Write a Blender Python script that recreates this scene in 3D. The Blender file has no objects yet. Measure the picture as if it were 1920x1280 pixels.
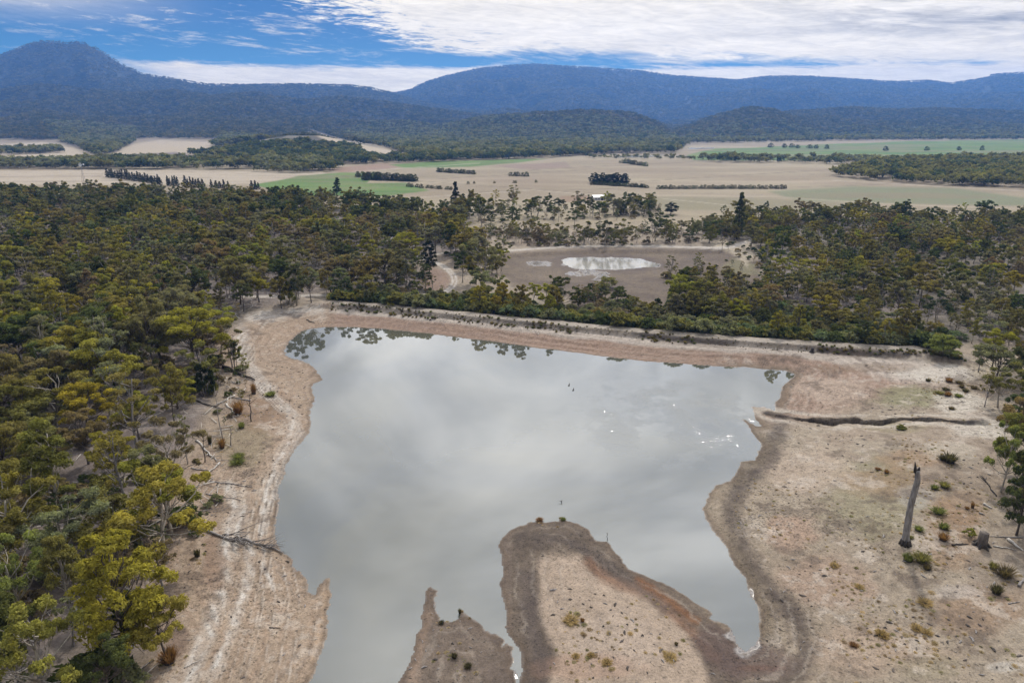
import bpy, math, random
import numpy as np
from mathutils import Vector

SC = bpy.context.scene
COL = SC.collection
R = math.radians

# ------------------------------------------------------------------ camera
CAMZ, FPX = 45.0, 1280.0
TH = math.atan((640 - 225) / FPX)
CS, SN = math.cos(TH), math.sin(TH)
cd = bpy.data.cameras.new("camera")
cd.lens, cd.sensor_width, cd.clip_start, cd.clip_end = 24.0, 36.0, 0.5, 40000
cam = bpy.data.objects.new("camera", cd)
cam.location = (0, 0, CAMZ)
cam.rotation_euler = (math.pi / 2 - TH, 0, 0)
COL.objects.link(cam)
SC.camera = cam

# ------------------------------------------------------------------ light
SUN_EL, SUN_AZ = R(44), R(18)
sd = bpy.data.lights.new("sun", "SUN")
sd.energy, sd.angle, sd.color = 3.1, R(2.5), (1.0, 0.94, 0.84)
sun = bpy.data.objects.new("sun", sd)
sdir = Vector((math.sin(SUN_AZ) * math.cos(SUN_EL), math.cos(SUN_AZ) * math.cos(SUN_EL), math.sin(SUN_EL)))
sun.rotation_euler = sdir.to_track_quat('Z', 'Y').to_euler()
sun.location = (0, 0, 300)
COL.objects.link(sun)

SC.view_settings.view_transform = 'Standard'
SC.view_settings.look = 'None'
SC.view_settings.exposure = 0.0
SC.view_settings.gamma = 1.0
SC.view_settings.use_curve_mapping = False
cy = SC.cycles
cy.use_denoising = True
cy.denoiser = 'OPENIMAGEDENOISE'
cy.max_bounces, cy.diffuse_bounces, cy.glossy_bounces = 5, 3, 2
cy.transmission_bounces, cy.volume_bounces, cy.transparent_max_bounces = 3, 1, 4
cy.sample_clamp_indirect = 6.0
cy.use_adaptive_sampling = True
cy.adaptive_threshold = 0.015


def lin(r, g, b):
    f = lambda c: (c / 255 / 12.92) if c <= 10 else ((c / 255 + 0.055) / 1.055) ** 2.4
    return np.array([f(r), f(g), f(b)], np.float32)


# ------------------------------------------------------------------ node helper
class NT:
    def __init__(s, tree):
        s.t = tree; s.n = tree.nodes; s.l = tree.links

    def new(s, typ, **kw):
        n = s.n.new(typ)
        for k, v in kw.items(): setattr(n, k, v)
        return n

    def put(s, sock, v):
        if isinstance(v, bpy.types.NodeSocket): s.l.new(v, sock)
        elif v is not None: sock.default_value = v

    def m(s, op, a, b=None, c=None, clamp=False):
        n = s.new('ShaderNodeMath', operation=op, use_clamp=clamp)
        s.put(n.inputs[0], a); s.put(n.inputs[1], b)
        if c is not None: s.put(n.inputs[2], c)
        return n.outputs[0]

    def smooth(s, x, lo, hi, a=0.0, b=1.0):
        n = s.new('ShaderNodeMapRange', interpolation_type='SMOOTHSTEP')
        s.put(n.inputs[0], x); s.put(n.inputs[1], lo); s.put(n.inputs[2], hi); s.put(n.inputs[3], a); s.put(n.inputs[4], b)
        return n.outputs[0]

    def mix(s, f, a, b, blend='MIX'):
        n = s.new('ShaderNodeMix', data_type='RGBA', blend_type=blend)
        s.put(n.inputs[0], f)
        for k, v in ((6, a), (7, b)):
            if not isinstance(v, bpy.types.NodeSocket): v = (*[float(q) for q in v][:3], 1)
            s.put(n.inputs[k], v)
        return n.outputs[2]

    def noise(s, vec, scale, detail=4, rough=0.55, dist=0.0, out=0):
        n = s.new('ShaderNodeTexNoise')
        s.put(n.inputs['Vector'], vec); s.put(n.inputs['Scale'], scale); s.put(n.inputs['Detail'], detail)
        s.put(n.inputs['Roughness'], rough); s.put(n.inputs['Distortion'], dist)
        return n.outputs[out]

    def xyz(s, x, y, z):
        n = s.new('ShaderNodeCombineXYZ')
        s.put(n.inputs[0], x); s.put(n.inputs[1], y); s.put(n.inputs[2], z)
        return n.outputs[0]


# ------------------------------------------------------------------ world: sky and cloud deck
def build_world():
    w = bpy.data.worlds.new("World"); SC.world = w; w.use_nodes = True
    w.node_tree.nodes.clear()
    t = NT(w.node_tree)
    out = t.new('ShaderNodeOutputWorld'); bg = t.new('ShaderNodeBackground')
    S = 0.1
    bg.inputs[1].default_value = S
    t.l.new(bg.outputs[0], out.inputs[0])
    sky = t.new('ShaderNodeTexSky', sky_type='NISHITA')
    sky.sun_disc = False; sky.sun_elevation = SUN_EL; sky.sun_rotation = SUN_AZ
    sky.air_density, sky.dust_density, sky.ozone_density = 1.0, 0.3, 2.0
    tc = t.new('ShaderNodeTexCoord')
    sp = t.new('ShaderNodeSeparateXYZ'); t.l.new(tc.outputs['Generated'], sp.inputs[0])
    x, y, z = sp.outputs
    A, M, SM = (lambda a, b: t.m('ADD', a, b)), (lambda a, b: t.m('MULTIPLY', a, b)), t.smooth
    az = M(t.m('ARCTAN2', x, y), 57.2958)
    el = M(t.m('ARCSINE', z), 57.2958)
    zz = A(t.m('MAXIMUM', z, 0.0), 0.045)
    px, py = t.m('DIVIDE', x, zz), t.m('DIVIDE', y, zz)
    n1 = t.noise(t.xyz(px, M(py, 0.8), 0.0), 0.55, 9, 0.62, 0.6)                      # large billows of the cloud layer
    n2 = t.noise(t.xyz(A(px, 31.0), A(py, 7.0), 3.0), 1.7, 8, 0.65, 0.9)
    sk = M(az, 0.05)                                                                 # streets fan slightly
    n3 = t.noise(t.xyz(M(az, 0.15), M(A(el, sk), 1.1), 5.0), 1.0, 8, 0.6, 0.5)         # long streaks
    n4 = t.noise(t.xyz(M(az, 0.42), M(A(el, M(az, 0.09)), 3.0), 9.0), 1.0, 9, 0.70, 0.9)   # fibres and cloudlets
    n5 = t.noise(t.xyz(M(az, 0.8), M(A(el, M(az, -0.05)), 5.5), 2.0), 1.0, 7, 0.7, 0.6)    # fine ripples
    # the deck: its lower edge climbs to the left
    left = t.m('MAXIMUM', t.m('SUBTRACT', -6.0, az), 0.0)
    edge = t.m('SUBTRACT', t.m('MULTIPLY_ADD', left, 0.24, 4.62), M(t.m('MAXIMUM', t.m('SUBTRACT', az, 5.0), 0.0), 0.06))
    jag = A(M(t.m('SUBTRACT', n3, 0.5), 2.6), M(t.m('SUBTRACT', n4, 0.5), 1.6))
    rel = A(t.m('SUBTRACT', el, edge), jag)
    deck = SM(rel, -0.25, 0.9)
    solid = A(A(M(n4, 0.62), M(n5, 0.38)), A(M(SM(az, -22.0, 8.0), 0.26), A(M(SM(rel, 0.0, 4.0), 0.16), M(SM(el, 9.0, 16.0), 0.5))))
    deck = M(deck, SM(solid, 0.53, 0.69))
    deck = M(deck, t.m('MAXIMUM', SM(A(az, M(jag, 2.0)), -25.0, -15.0), SM(el, 9.0, 16.0)))
    # low pale bank behind the ridges
    bt = A(M(t.m('SUBTRACT', n3, 0.5), 1.5), t.m('SUBTRACT', 3.95, el))
    band = M(SM(A(bt, M(t.m('SUBTRACT', n4, 0.5), 0.7)), -0.1, 0.42), SM(A(az, M(jag, 1.6)), -30.0, -24.0))
    # thin loose cirrus in the blue
    ci = A(M(n3, 0.55), A(M(n4, 0.35), M(n5, 0.20)))
    wisp = M(SM(ci, 0.55, 0.72), SM(el, 3.6, 7.0, 0.35, 0.9))
    veil = M(M(SM(az, -20.0, -38.0), SM(A(el, M(jag, 0.5)), 5.4, 8.4)), 0.8)
    cover = t.m('MAXIMUM', t.m('MAXIMUM', deck, band), t.m('MAXIMUM', wisp, veil))
    # cloud radiance: thicker parts greyer, brighter towards the veiled sun, dim on the far side of the sky
    dot = t.new('ShaderNodeVectorMath', operation='DOT_PRODUCT')
    t.l.new(tc.outputs['Generated'], dot.inputs[0]); dot.inputs[1].default_value = tuple(sdir)
    d = dot.outputs['Value']
    glow = M(t.m('POWER', t.m('MAXIMUM', d, 0.0), 3.5), WGLOW)
    big = SM(A(M(n1, M(t.m('SUBTRACT', 1.0, SM(el, 9.0, 15.0)), 1.0)), M(t.noise(t.xyz(px, M(py, 0.8), 0.0), 0.85, 6, 0.55, 0.8), SM(el, 9.0, 15.0))), 0.36, 0.66)
    up = SM(el, 8.0, 18.0)
    grain = A(M(SM(n4, 0.30, 0.66), 0.5), A(M(SM(n5, 0.3, 0.7), 0.25), M(SM(n2, 0.3, 0.75), 0.25)))
    thick = A(M(big, 0.30), M(grain, 0.70))
    bright = A(M(A(0.84, M(thick, 0.56)), t.m('SUBTRACT', 1.0, up)), M(up, A(0.66, A(M(big, 0.66), 0.12))))
    rgt = M(SM(az, 10.0, 33.0), M(SM(el, 4.4, 6.2), t.m('SUBTRACT', 1.0, up)))
    bright = t.m('SUBTRACT', bright, M(rgt, M(t.m('SUBTRACT', 1.0, SM(n3, 0.36, 0.64)), 0.60)))
    lum = M(A(bright, M(glow, M(up, t.m('MULTIPLY_ADD', big, 0.9, 0.4)))), SM(d, -0.35, 0.5, 0.42, 1.0))
    cc = t.mix(up, t.mix(SM(el, 3.5, 7.0), (1.16, 0.99, 0.68), (1.06, 0.95, 0.76)), t.mix(big, (0.94, 0.97, 1.03), (1.0, 0.995, 0.98)))
    vm = t.new('ShaderNodeVectorMath', operation='SCALE')
    t.l.new(cc, vm.inputs[0]); t.put(vm.inputs[3], M(lum, 1.0 / S))
    # clear air: the sky texture deepened as through a polariser
    grad = t.mix(SM(el, 1.0, 8.0), np.array([.0, .27, .47]) / S, np.array([.0, .12, .37]) / S)
    clear = t.mix(0.88, sky.outputs[0], grad)
    clear = t.mix(SM(el, 12, 40), clear, sky.outputs[0])
    t.l.new(t.mix(cover, clear, vm.outputs[0]), bg.inputs[0])


WGLOW = 1.9
build_world()

# ------------------------------------------------------------------ numpy noise
def _h(ix, iy, seed):
    n = (ix.astype(np.int64) * 374761393 + iy.astype(np.int64) * 668265263 + seed * 1442695041) & 0xFFFFFFFF
    n = ((n ^ (n >> 13)) * 1274126177) & 0xFFFFFFFF
    n = ((n ^ (n >> 15)) * 2246822519) & 0xFFFFFFFF
    return ((n ^ (n >> 16)) & 0xFFFFFF).astype(np.float32) / float(0xFFFFFF)


def vn(x, y, seed=0):
    fx, fy = np.floor(x), np.floor(y)
    tx, ty = (x - fx).astype(np.float32), (y - fy).astype(np.float32)
    tx, ty = tx * tx * tx * (tx * (tx * 6 - 15) + 10), ty * ty * ty * (ty * (ty * 6 - 15) + 10)
    a, b = _h(fx, fy, seed), _h(fx + 1, fy, seed)
    c, d = _h(fx, fy + 1, seed), _h(fx + 1, fy + 1, seed)
    return (a + (b - a) * tx) * (1 - ty) + (c + (d - c) * tx) * ty


def fbm(x, y, s, seed=0, oct=4, g=0.5):
    x = x / s; y = y / s
    o = 0; a = 1; t = 0
    for k in range(oct):
        o = o + a * vn(x, y, seed + k * 17); t += a; a *= g
        x, y = x * 1.9 * 0.8 - y * 1.9 * 0.6 + 3.1, x * 1.9 * 0.6 + y * 1.9 * 0.8 + 7.7
    return o / t - 0.5            # about -.5 .. .5


def ss(x, a, b):
    t = np.clip((x - a) / (b - a), 0, 1)
    return t * t * (3 - 2 * t)


def seg_dist(px, py, pts, closed=False, along=False):
    P = list(pts) + ([pts[0]] if closed else [])
    best = np.full(px.shape, 1e9, np.float32); al = np.zeros_like(best); L = 0
    for (ax, ay), (bx, by) in zip(P[:-1], P[1:]):
        dx, dy = bx - ax, by - ay
        l2 = dx * dx + dy * dy + 1e-12
        t = np.clip(((px - ax) * dx + (py - ay) * dy) / l2, 0, 1)
        d = (px - ax - t * dx) ** 2 + (py - ay - t * dy) ** 2
        if along:
            m = d < best
            al = np.where(m, L + t * math.sqrt(l2), al)
        best = np.minimum(best, d); L += math.sqrt(l2)
    return (np.sqrt(best), al, L) if along else np.sqrt(best)


def inside(px, py, pts):
    r = np.zeros(px.shape, bool)
    P = list(pts)
    for (ax, ay), (bx, by) in zip(P, P[1:] + P[:1]):
        if ay == by: continue
        c = ((ay > py) != (by > py)) & (px < (bx - ax) * (py - ay) / (by - ay) + ax)
        r ^= c
    return r


def sdf(px, py, pts):               # negative inside
    d = seg_dist(px, py, pts, True)
    return np.where(inside(px, py, pts), -d, d)


# ------------------------------------------------------------------ pixel of the photograph <-> world
def project(x, y, z):
    dep = np.maximum(y * CS - (z - CAMZ) * SN, 1e-3)
    return 960 + FPX * x / dep, 640 - FPX * (y * SN + (z - CAMZ) * CS) / dep, dep


def unproj(u, v, z=0.0):
    xv, yv = (np.asarray(u, float) - 960) / FPX, (np.asarray(v, float) - 640) / FPX
    down, fwd = SN + yv * CS, CS - yv * SN
    s = (CAMZ - z) / np.maximum(down, 0.004)
    return xv * s, fwd * s


def wpts(pix, z=0.0):
    return [tuple(float(q) for q in unproj(u, v, z)) for u, v in pix]


LAKE_PX = [(545,640),(552,630),(575,618),(610,613),(660,613),(720,617),(800,625),(900,637),(1000,651),(1100,664),(1200,676),(1300,684),(1400,689),(1470,695),(1490,702),
 (1478,712),(1468,725),(1462,742),(1455,755),(1452,768),(1432,762),(1410,763),(1413,778),(1422,797),(1406,791),(1388,782),(1401,799),(1415,818),(1426,831),(1421,845),(1415,862),
 (1388,864),(1379,885),(1367,900),(1341,909),(1326,926),(1318,949),(1324,970),(1343,1006),(1367,1039),(1386,1073),(1405,1107),(1417,1132),(1421,1166),(1425,1187),(1398,1225),
 (1383,1195),(1366,1170),(1339,1166),(1326,1158),(1337,1151),(1303,1128),(1278,1111),(1220,1083),(1180,1063),(1157,1037),(1137,1015),(1117,1015),(1103,993),(1077,980),(1053,970),
 (1047,977),(1023,977),(1017,970),(1003,975),(990,977),(960,993),(940,1010),(935,1023),(943,1047),(945,1073),(940,1093),(943,1127),(948,1167),(957,1190),(968,1203),(977,1223),
 (975,1247),(973,1277),(967,1283),(970,1263),(958,1253),(965,1237),(960,1213),(950,1208),(940,1213),(940,1200),(923,1192),(905,1187),(888,1163),(875,1155),(865,1138),(858,1155),
 (840,1162),(827,1160),(818,1143),(815,1120),(822,1107),(807,1101),(795,1107),(792,1137),(792,1170),(782,1187),(780,1207),(767,1233),(765,1247),(753,1277),(745,1330),(735,1420),
 (560,1420),(572,1340),(583,1280),(600,1224),(611,1182),(617,1137),(619,1096),(613,1086),(600,1096),(591,1117),(579,1107),(572,1085),(551,1059),(532,1036),(519,1017),(516,1002),
 (517,976),(523,942),(527,901),(536,871),(555,841),(574,815),(581,800),(583,786),(585,758),(589,752),(586,724),(590,719),(606,712),(593,693),(583,684),(562,675),(548,672),(537,665),(534,657)]
POND_PX = [(1052,487),(1065,484),(1110,482),(1160,483),(1197,485),(1222,491),(1235,497),(1227,501),(1210,501),(1180,504),(1145,506),(1110,505),(1080,504),(1065,499),(1059,494)]
CREST_PX = [(600,566),(700,573),(800,583),(960,598),(1100,612),(1280,628),(1440,640),(1600,650),(1740,657),(1800,662)]
PCREST_PX = [(860,486),(900,478),(950,470),(1050,463),(1150,461),(1250,462),(1345,465)]
GULLY_PX = [(1440,764),(1451,767),(1476,770),(1501,776),(1531,783),(1560,785),(1598,783),(1632,787),(1662,790),(1695,790),(1725,791),(1759,796),(1792,802),(1830,807),(1851,808)]
PONDZ, CRESTZ = -2.0, 2.7
LAKE = wpts(LAKE_PX)
POND = wpts(POND_PX, PONDZ)
CREST = wpts(CREST_PX, CRESTZ)
PCREST = wpts(PCREST_PX, 0.2)
GULLY = wpts(GULLY_PX, 0.9)
FARWATER = [wpts([(1152,292),(1200,291),(1245,289),(1240,294),(1180,296),(1150,295)]), wpts([(1288,277),(1340,276),(1340,279),(1290,280)])]

# ------------------------------------------------------------------ hills: crest lines as (pixel u, pixel v) at a plane distance
def e_of_v(v):
    q = (640 - v) / FPX
    return (q * CS - SN) / (CS + q * SN)


RIDGES = [  # crest, D, front width, back width, spur amplitude
 ([(-900,170),(-300,190),(300,195),(600,190),(740,176),(770,170),(800,155),(840,143),(900,130),(960,124),(1000,122),(1100,128),(1200,135),(1260,143),(1330,148),(1385,152),(1440,145),(1520,145),(1600,150),(1680,155),(1740,152),(1780,158),(1820,153),(1870,140),(1920,138),(2100,126),(2600,140)], 5400, 2300, 1500, .3),
 ([(-900,150),(-300,130),(-100,120),(0,106),(22,97),(42,89),(62,83),(80,79.5),(96,78.5),(112,80.5),(128,82.5),(146,80.5),(160,83),(176,90),(194,100),(214,113),(238,127),(270,141),(330,150),(390,160),(440,161),(560,160),(660,162),(700,168),(740,178),(800,195),(860,206),(1000,218),(1200,232)], 4100, 1500, 900, .26),
 ([(-900,170),(0,172),(80,160),(150,168),(250,178),(330,172),(400,182),(480,176),(560,190),(640,184),(700,190),(800,205),(900,218),(1000,222),(1100,228),(1300,240)], 2900, 1000, 600, .55),
 ([(-900,215),(-200,200),(0,212),(60,206),(130,218),(200,228),(280,240),(350,236),(440,225),(520,228),(600,236),(700,250),(760,246),(840,240),(940,250),(1000,258)], 2250, 700, 400, .6),
 ([(760,272),(800,252),(840,236),(920,221),(1000,215),(1100,210),(1180,214),(1230,232),(1262,256),(1290,270)], 2100, 620, 350, .5),
 ([(1230,262),(1280,240),(1340,220),(1400,205),(1450,208),(1490,224),(1530,242),(1570,262)], 2250, 560, 350, .5),
 ([(1380,225),(1480,212),(1600,204),(1680,209),(1760,206),(1920,212),(2300,205),(2700,215)], 2700, 800, 500, .5),
 ([(310,300),(350,290),(390,283),(450,270),(540,254),(600,255),(660,266),(720,280),(780,292)], 1050, 260, 300, .12),
 ([(-900,262),(-100,258),(0,262),(90,266),(160,276),(220,262),(300,258),(400,262),(470,268),(520,280)], 1750, 420, 300, .15),
 ([(560,290),(600,262),(640,262),(700,272),(745,286),(780,296)], 1560, 260, 200, .1),
 ([(790,290),(820,276),(860,272),(900,280),(930,290)], 1560, 200, 150, .1),
]


def hills(x, y):
    z = np.zeros(x.shape, np.float32); cls = np.zeros(x.shape, np.int8)
    a = x / np.maximum(y, 1.0)
    n_a = fbm(x, y, 420, 5, 5); n_b = .35 - np.abs(fbm(x, y * .55, 170, 9, 4)) * 2.6
    for k, (pts, D, wf, wb, amp) in enumerate(RIDGES):
        U = np.array([p[0] for p in pts], float); V = np.array([p[1] for p in pts], float)
        e = e_of_v(V)
        A = (U - 960) / FPX * (CS - e * SN)
        crest = np.interp(a, A, CAMZ + D * e, left=0, right=0)
        # fine treeless ripple of the crest itself
        crest = np.maximum(crest, 0)
        yy = y + n_a * wf * 0.55 * np.clip(np.abs(y - D) / wf * 2, 0, 1)
        tf = np.clip((D - yy) / wf, 0, 1); tb = np.clip((yy - D) / wb, 0, 1)
        prof = np.where(yy < D, (1 - tf) ** 1.25 * (1 - tf * 0.15), 1 - 0.75 * ss(tb, 0, 1))
        spur = np.minimum(1.04, 1 + amp * 2.0 * (n_b * 0.6 + n_a) * np.minimum(1, 4 * tf) * np.minimum(1, 3 * (1 - tf)))
        h = crest * prof * spur
        m = h > z
        z = np.where(m, h, z); cls = np.where(m & (h > 4), k + 1, cls)
    return z, cls


# ------------------------------------------------------------------ ground height (metres above the lake)
CR0, CR1 = np.array(CREST[0]), np.array(CREST[-1])
CRD = (CR1 - CR0) / np.linalg.norm(CR1 - CR0); CRN = np.array([-CRD[1], CRD[0]])   # downstream normal (away from camera)


def near_fields(x, y):
    """distances used by the height and the colouring of the near ground"""
    f = {}
    wob = fbm(x, y, 3.0, 31, 4, 0.6) * 1.1 + fbm(x, y, 0.7, 77, 2) * 0.25
    f['dl'] = sdf(x, y, LAKE) + wob * np.clip(1.0, 0, 1)
    f['dp'] = sdf(x, y, POND) + fbm(x, y, 4, 3, 3) * 2.0
    f['dc'], f['ac'], f['Lc'] = seg_dist(x, y, CREST, False, True)
    f['side'] = (x - CR0[0]) * CRN[0] + (y - CR0[1]) * CRN[1]
    f['dpc'] = seg_dist(x, y, PCREST)
    f['dg'], f['ag'], f['Lg'] = seg_dist(x + fbm(x, y, 5, 8, 2) * 1.6, y + fbm(x, y, 5, 18, 3) * 2.6, GULLY, False, True)
    return f


def height(x, y, F=None):
    x = np.asarray(x, np.float32); y = np.asarray(y, np.float32)
    z = np.zeros(x.shape, np.float32)
    nr = (y < 420) & (np.abs(x) < 420)
    hz, _ = hills(x, y)
    base_far = 0.35 * fbm(x, y, 90, 1, 3) + hz
    if not nr.any(): return base_far
    X, Y = x[nr], y[nr]
    f = near_fields(X, Y) if F is None else F
    rough = fbm(X, Y, 14, 40, 4) * 0.5 + fbm(X, Y, 1.6, 50, 3) * 0.10
    side, dl, dc = f['side'], f['dl'], f['dc']
    land = np.minimum(1.9, 0.02 + 0.085 * dl) + rough * ss(dl, 1, 14) + (fbm(X, Y, 2.2, 60, 3) * .08) * ss(dl, 0.3, 2)
    # low benches left by the falling water
    land = land + 0.035 * np.sin(dl * 2.4 + fbm(X, Y, 9, 61, 2) * 4) * ss(dl, 0.8, 2.5) * ss(dl, 16, 8)
    down = ss(side, 2, 16) * ss(X, -95, -50)
    lowland = -.45 + rough + .5 * ss(Y, 210, 330)
    z1 = land * (1 - down) + lowland * down
    # dam
    t = dl / (dl + dc + 1e-3)
    upz = 0.02 + 1.75 * ss(t, 0, 0.86) ** 0.9 + 0.95 * ss(t + fbm(X, Y, 4, 71, 3) * 0.06, 0.83, 0.91) + 0.05 * np.sin(dl * 3.2 + fbm(X, Y, 12, 70, 2) * 3) * ss(t, 0.05, 0.2) * ss(t, .8, .6) + fbm(X, Y, 1.2, 72, 3) * .12 * ss(dl, .3, 2)
    dnz = CRESTZ - (CRESTZ + .4) * ss(side - 1.6 + fbm(X, Y, 5, 73, 3), 0, 9)
    sgn = side - np.interp(f['ac'], *crest_side)
    dam = np.where(sgn < 0, upz, CRESTZ - (CRESTZ + .4) * ss(sgn + fbm(X, Y, 5, 73, 3) * .8, 1.8, 10)) + rough * 0.15
    pr = (X - CR0[0]) * CRD[0] + (Y - CR0[1]) * CRD[1]
    Lt = float(np.linalg.norm(CR1 - CR0))
    wd = ss(pr, -9, 3) * ss(pr, Lt + 6, Lt - 8) * np.where(sgn < 0, ss(dl + dc, 60, 40) * (dl > -60), ss(sgn, 14, 8))
    z1 = z1 * (1 - wd) + dam * wd
    # lower pond and its bank
    pz = PONDZ + 0.02 + 0.028 * f['dp'] + rough * 0.3 * ss(f['dp'], 0, 6)
    wp = ss(f['dp'], 40, 14)
    z1 = z1 * (1 - wp) + pz * wp
    z1 = z1 + ss(f['dpc'], 5.0, 1.2) * 0.9 * down
    # gully cut across the right flat
    wv = .62 * (.8 + 0.7 * np.sin(f['ag'] / f['Lg'] * 3.0)) * ss(f['ag'], 0.0, 5.0) * (1.15 - .5 * f['ag'] / f['Lg'])
    cut = ss(f['dg'] + fbm(X, Y, 1.1, 81, 2) * .7 + fbm(X, Y, 3.5, 82, 3) * 1.3, wv * .8 + 0.12, wv * 0.55) * (0.3 + 1.0 * ss(f['ag'], 0, 8)) * ss(f['ag'], f['Lg'], f['Lg'] - 7)
    z1 = z1 - cut
    # lake and pond beds
    z1 = np.where(dl < 0, np.maximum(-1.6, 0.05 * dl - 0.02), z1)
    z1 = np.where(f['dp'] < 0, PONDZ - 0.05 + np.maximum(-1.0, 0.05 * f['dp']), z1)
    wn = ss(Y, 415, 340) * ss(np.abs(X), 415, 330)
    z[nr] = z1 * wn + base_far[nr] * (1 - wn)
    z[~nr] = base_far[~nr]
    return z


_cx = np.array([p[0] for p in CREST]); _cy2 = np.array([p[1] for p in CREST])
_cl = np.concatenate([[0], np.cumsum(np.hypot(np.diff(_cx), np.diff(_cy2)))])
crest_side = (_cl, (_cx - CR0[0]) * CRN[0] + (_cy2 - CR0[1]) * CRN[1])


def ground_at(u, v):
    u = np.atleast_1d(np.asarray(u, float)); v = np.atleast_1d(np.asarray(v, float))
    z = np.zeros(u.shape)
    for _ in range(7):
        x, y = unproj(u, v, z)
        z = 0.4 * z + 0.6 * height(x, y)
    return x, y, height(x, y)


def gpt(u, v):
    x, y, z = ground_at(u, v)
    return float(x[0]), float(y[0]), float(z[0])


# ------------------------------------------------------------------ object helpers
def tag(o, label=None, cat=None, group=None, kind=None):
    if label: o['label'] = label
    if cat: o['category'] = cat
    if group: o['group'] = group
    if kind: o['kind'] = kind
    return o


def mesh_np(name, V, Fc, mat=None, smooth=False, attrs=None):
    V = np.asarray(V, np.float32); Fc = np.asarray(Fc, np.int32)
    k = Fc.shape[1]; me = bpy.data.meshes.new(name)
    me.vertices.add(len(V)); me.vertices.foreach_set('co', V.ravel())
    me.loops.add(Fc.size); me.loops.foreach_set('vertex_index', Fc.ravel())
    me.polygons.add(len(Fc))
    me.polygons.foreach_set('loop_start', np.arange(0, Fc.size, k, dtype=np.int32))
    me.polygons.foreach_set('loop_total', np.full(len(Fc), k, np.int32))
    if smooth: me.polygons.foreach_set('use_smooth', np.ones(len(Fc), bool))
    for an, (typ, arr) in (attrs or {}).items():
        at = me.attributes.new(an, typ, 'POINT')
        at.data.foreach_set('color' if typ == 'FLOAT_COLOR' else 'vector' if typ == 'FLOAT_VECTOR' else 'value', np.ascontiguousarray(arr).ravel())
    me.update(calc_edges=True)
    if mat: me.materials.append(mat)
    return me


def add(name, me, parent=None):
    o = bpy.data.objects.new(name, me); COL.objects.link(o)
    if parent: o.parent = parent
    return o


def empty(name, loc=(0, 0, 0), rz=0, sc=1):
    o = bpy.data.objects.new(name, None); COL.objects.link(o)
    o.empty_display_size = 0.3
    o.location = loc; o.rotation_euler = (0, 0, rz)
    o.scale = (sc, sc, sc) if not hasattr(sc, '__len__') else sc
    return o


class MB:
    """collects quads of one part"""
    def __init__(s): s.v = []; s.f = []; s.n = 0

    def addm(s, V, Fc):
        s.v.append(np.asarray(V, np.float32)); s.f.append(np.asarray(Fc, np.int32) + s.n); s.n += len(V)

    def tube(s, pts, rad, sides=6, jit=0.0, rng=None):
        pts = np.asarray(pts, np.float32); n = len(pts)
        rad = np.broadcast_to(np.asarray(rad, np.float32), (n,)) if np.ndim(rad) == 0 else np.asarray(rad, np.float32)
        T = np.gradient(pts, axis=0); T /= np.linalg.norm(T, axis=1, keepdims=True) + 1e-9
        ref = np.array([0.13, 0.97, 0.2]); A = np.cross(T, ref); bad = np.linalg.norm(A, axis=1) < 0.2
        A[bad] = np.cross(T[bad], [1, 0, 0]); A /= np.linalg.norm(A, axis=1, keepdims=True); B = np.cross(T, A)
        th = np.linspace(0, 2 * np.pi, sides, endpoint=False)
        rr = rad[:, None] * np.ones((1, sides))
        if jit and rng is not None: rr = rr * (1 + jit * (rng.random((n, sides)) - .5))
        V = pts[:, None] + rr[..., None] * (A[:, None] * np.cos(th)[None, :, None] + B[:, None] * np.sin(th)[None, :, None])
        V = np.concatenate([V.reshape(-1, 3), pts[:1], pts[-1:]])
        q = []
        for i in range(n - 1):
            for j in range(sides):
                k = (j + 1) % sides
                q.append((i * sides + j, i * sides + k, (i + 1) * sides + k, (i + 1) * sides + j))
        c0, c1 = n * sides, n * sides + 1
        for j in range(0, sides):
            k = (j + 1) % sides
            q.append((c0, k, j, j)); q.append((c1, (n - 1) * sides + j, (n - 1) * sides + k, (n - 1) * sides + k))
        s.addm(V, q)

    def box(s, c, d, rz=0):
        x, y, z = [k / 2 for k in d]
        V = np.array([(a * x, b * y, e * z) for e in (-1, 1) for a, b in ((-1, -1), (1, -1), (1, 1), (-1, 1))], np.float32)
        ca, sa = math.cos(rz), math.sin(rz)
        V = np.stack([V[:, 0] * ca - V[:, 1] * sa, V[:, 0] * sa + V[:, 1] * ca, V[:, 2]], 1) + np.array(c)
        s.addm(V, [(3, 2, 1, 0), (4, 5, 6, 7), (0, 1, 5, 4), (1, 2, 6, 5), (2, 3, 7, 6), (3, 0, 4, 7)])

    def mesh(s, name, mat, smooth=True):
        V = np.concatenate(s.v); Fq = np.concatenate(s.f)
        me = bpy.data.meshes.new(name)
        faces = [tuple(int(a) for a in (q if q[2] != q[3] else q[:3])) for q in Fq]
        me.from_pydata([tuple(p) for p in V.tolist()], [], faces)
        if smooth: me.polygons.foreach_set('use_smooth', np.ones(len(me.polygons), bool))
        if mat: me.materials.append(mat)
        return me


# ------------------------------------------------------------------ materials
def new_mat(name):
    m = bpy.data.materials.new(name); m.use_nodes = True; m.node_tree.nodes.clear()
    t = NT(m.node_tree); o = t.new('ShaderNodeOutputMaterial')
    return m, t, o


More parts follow.
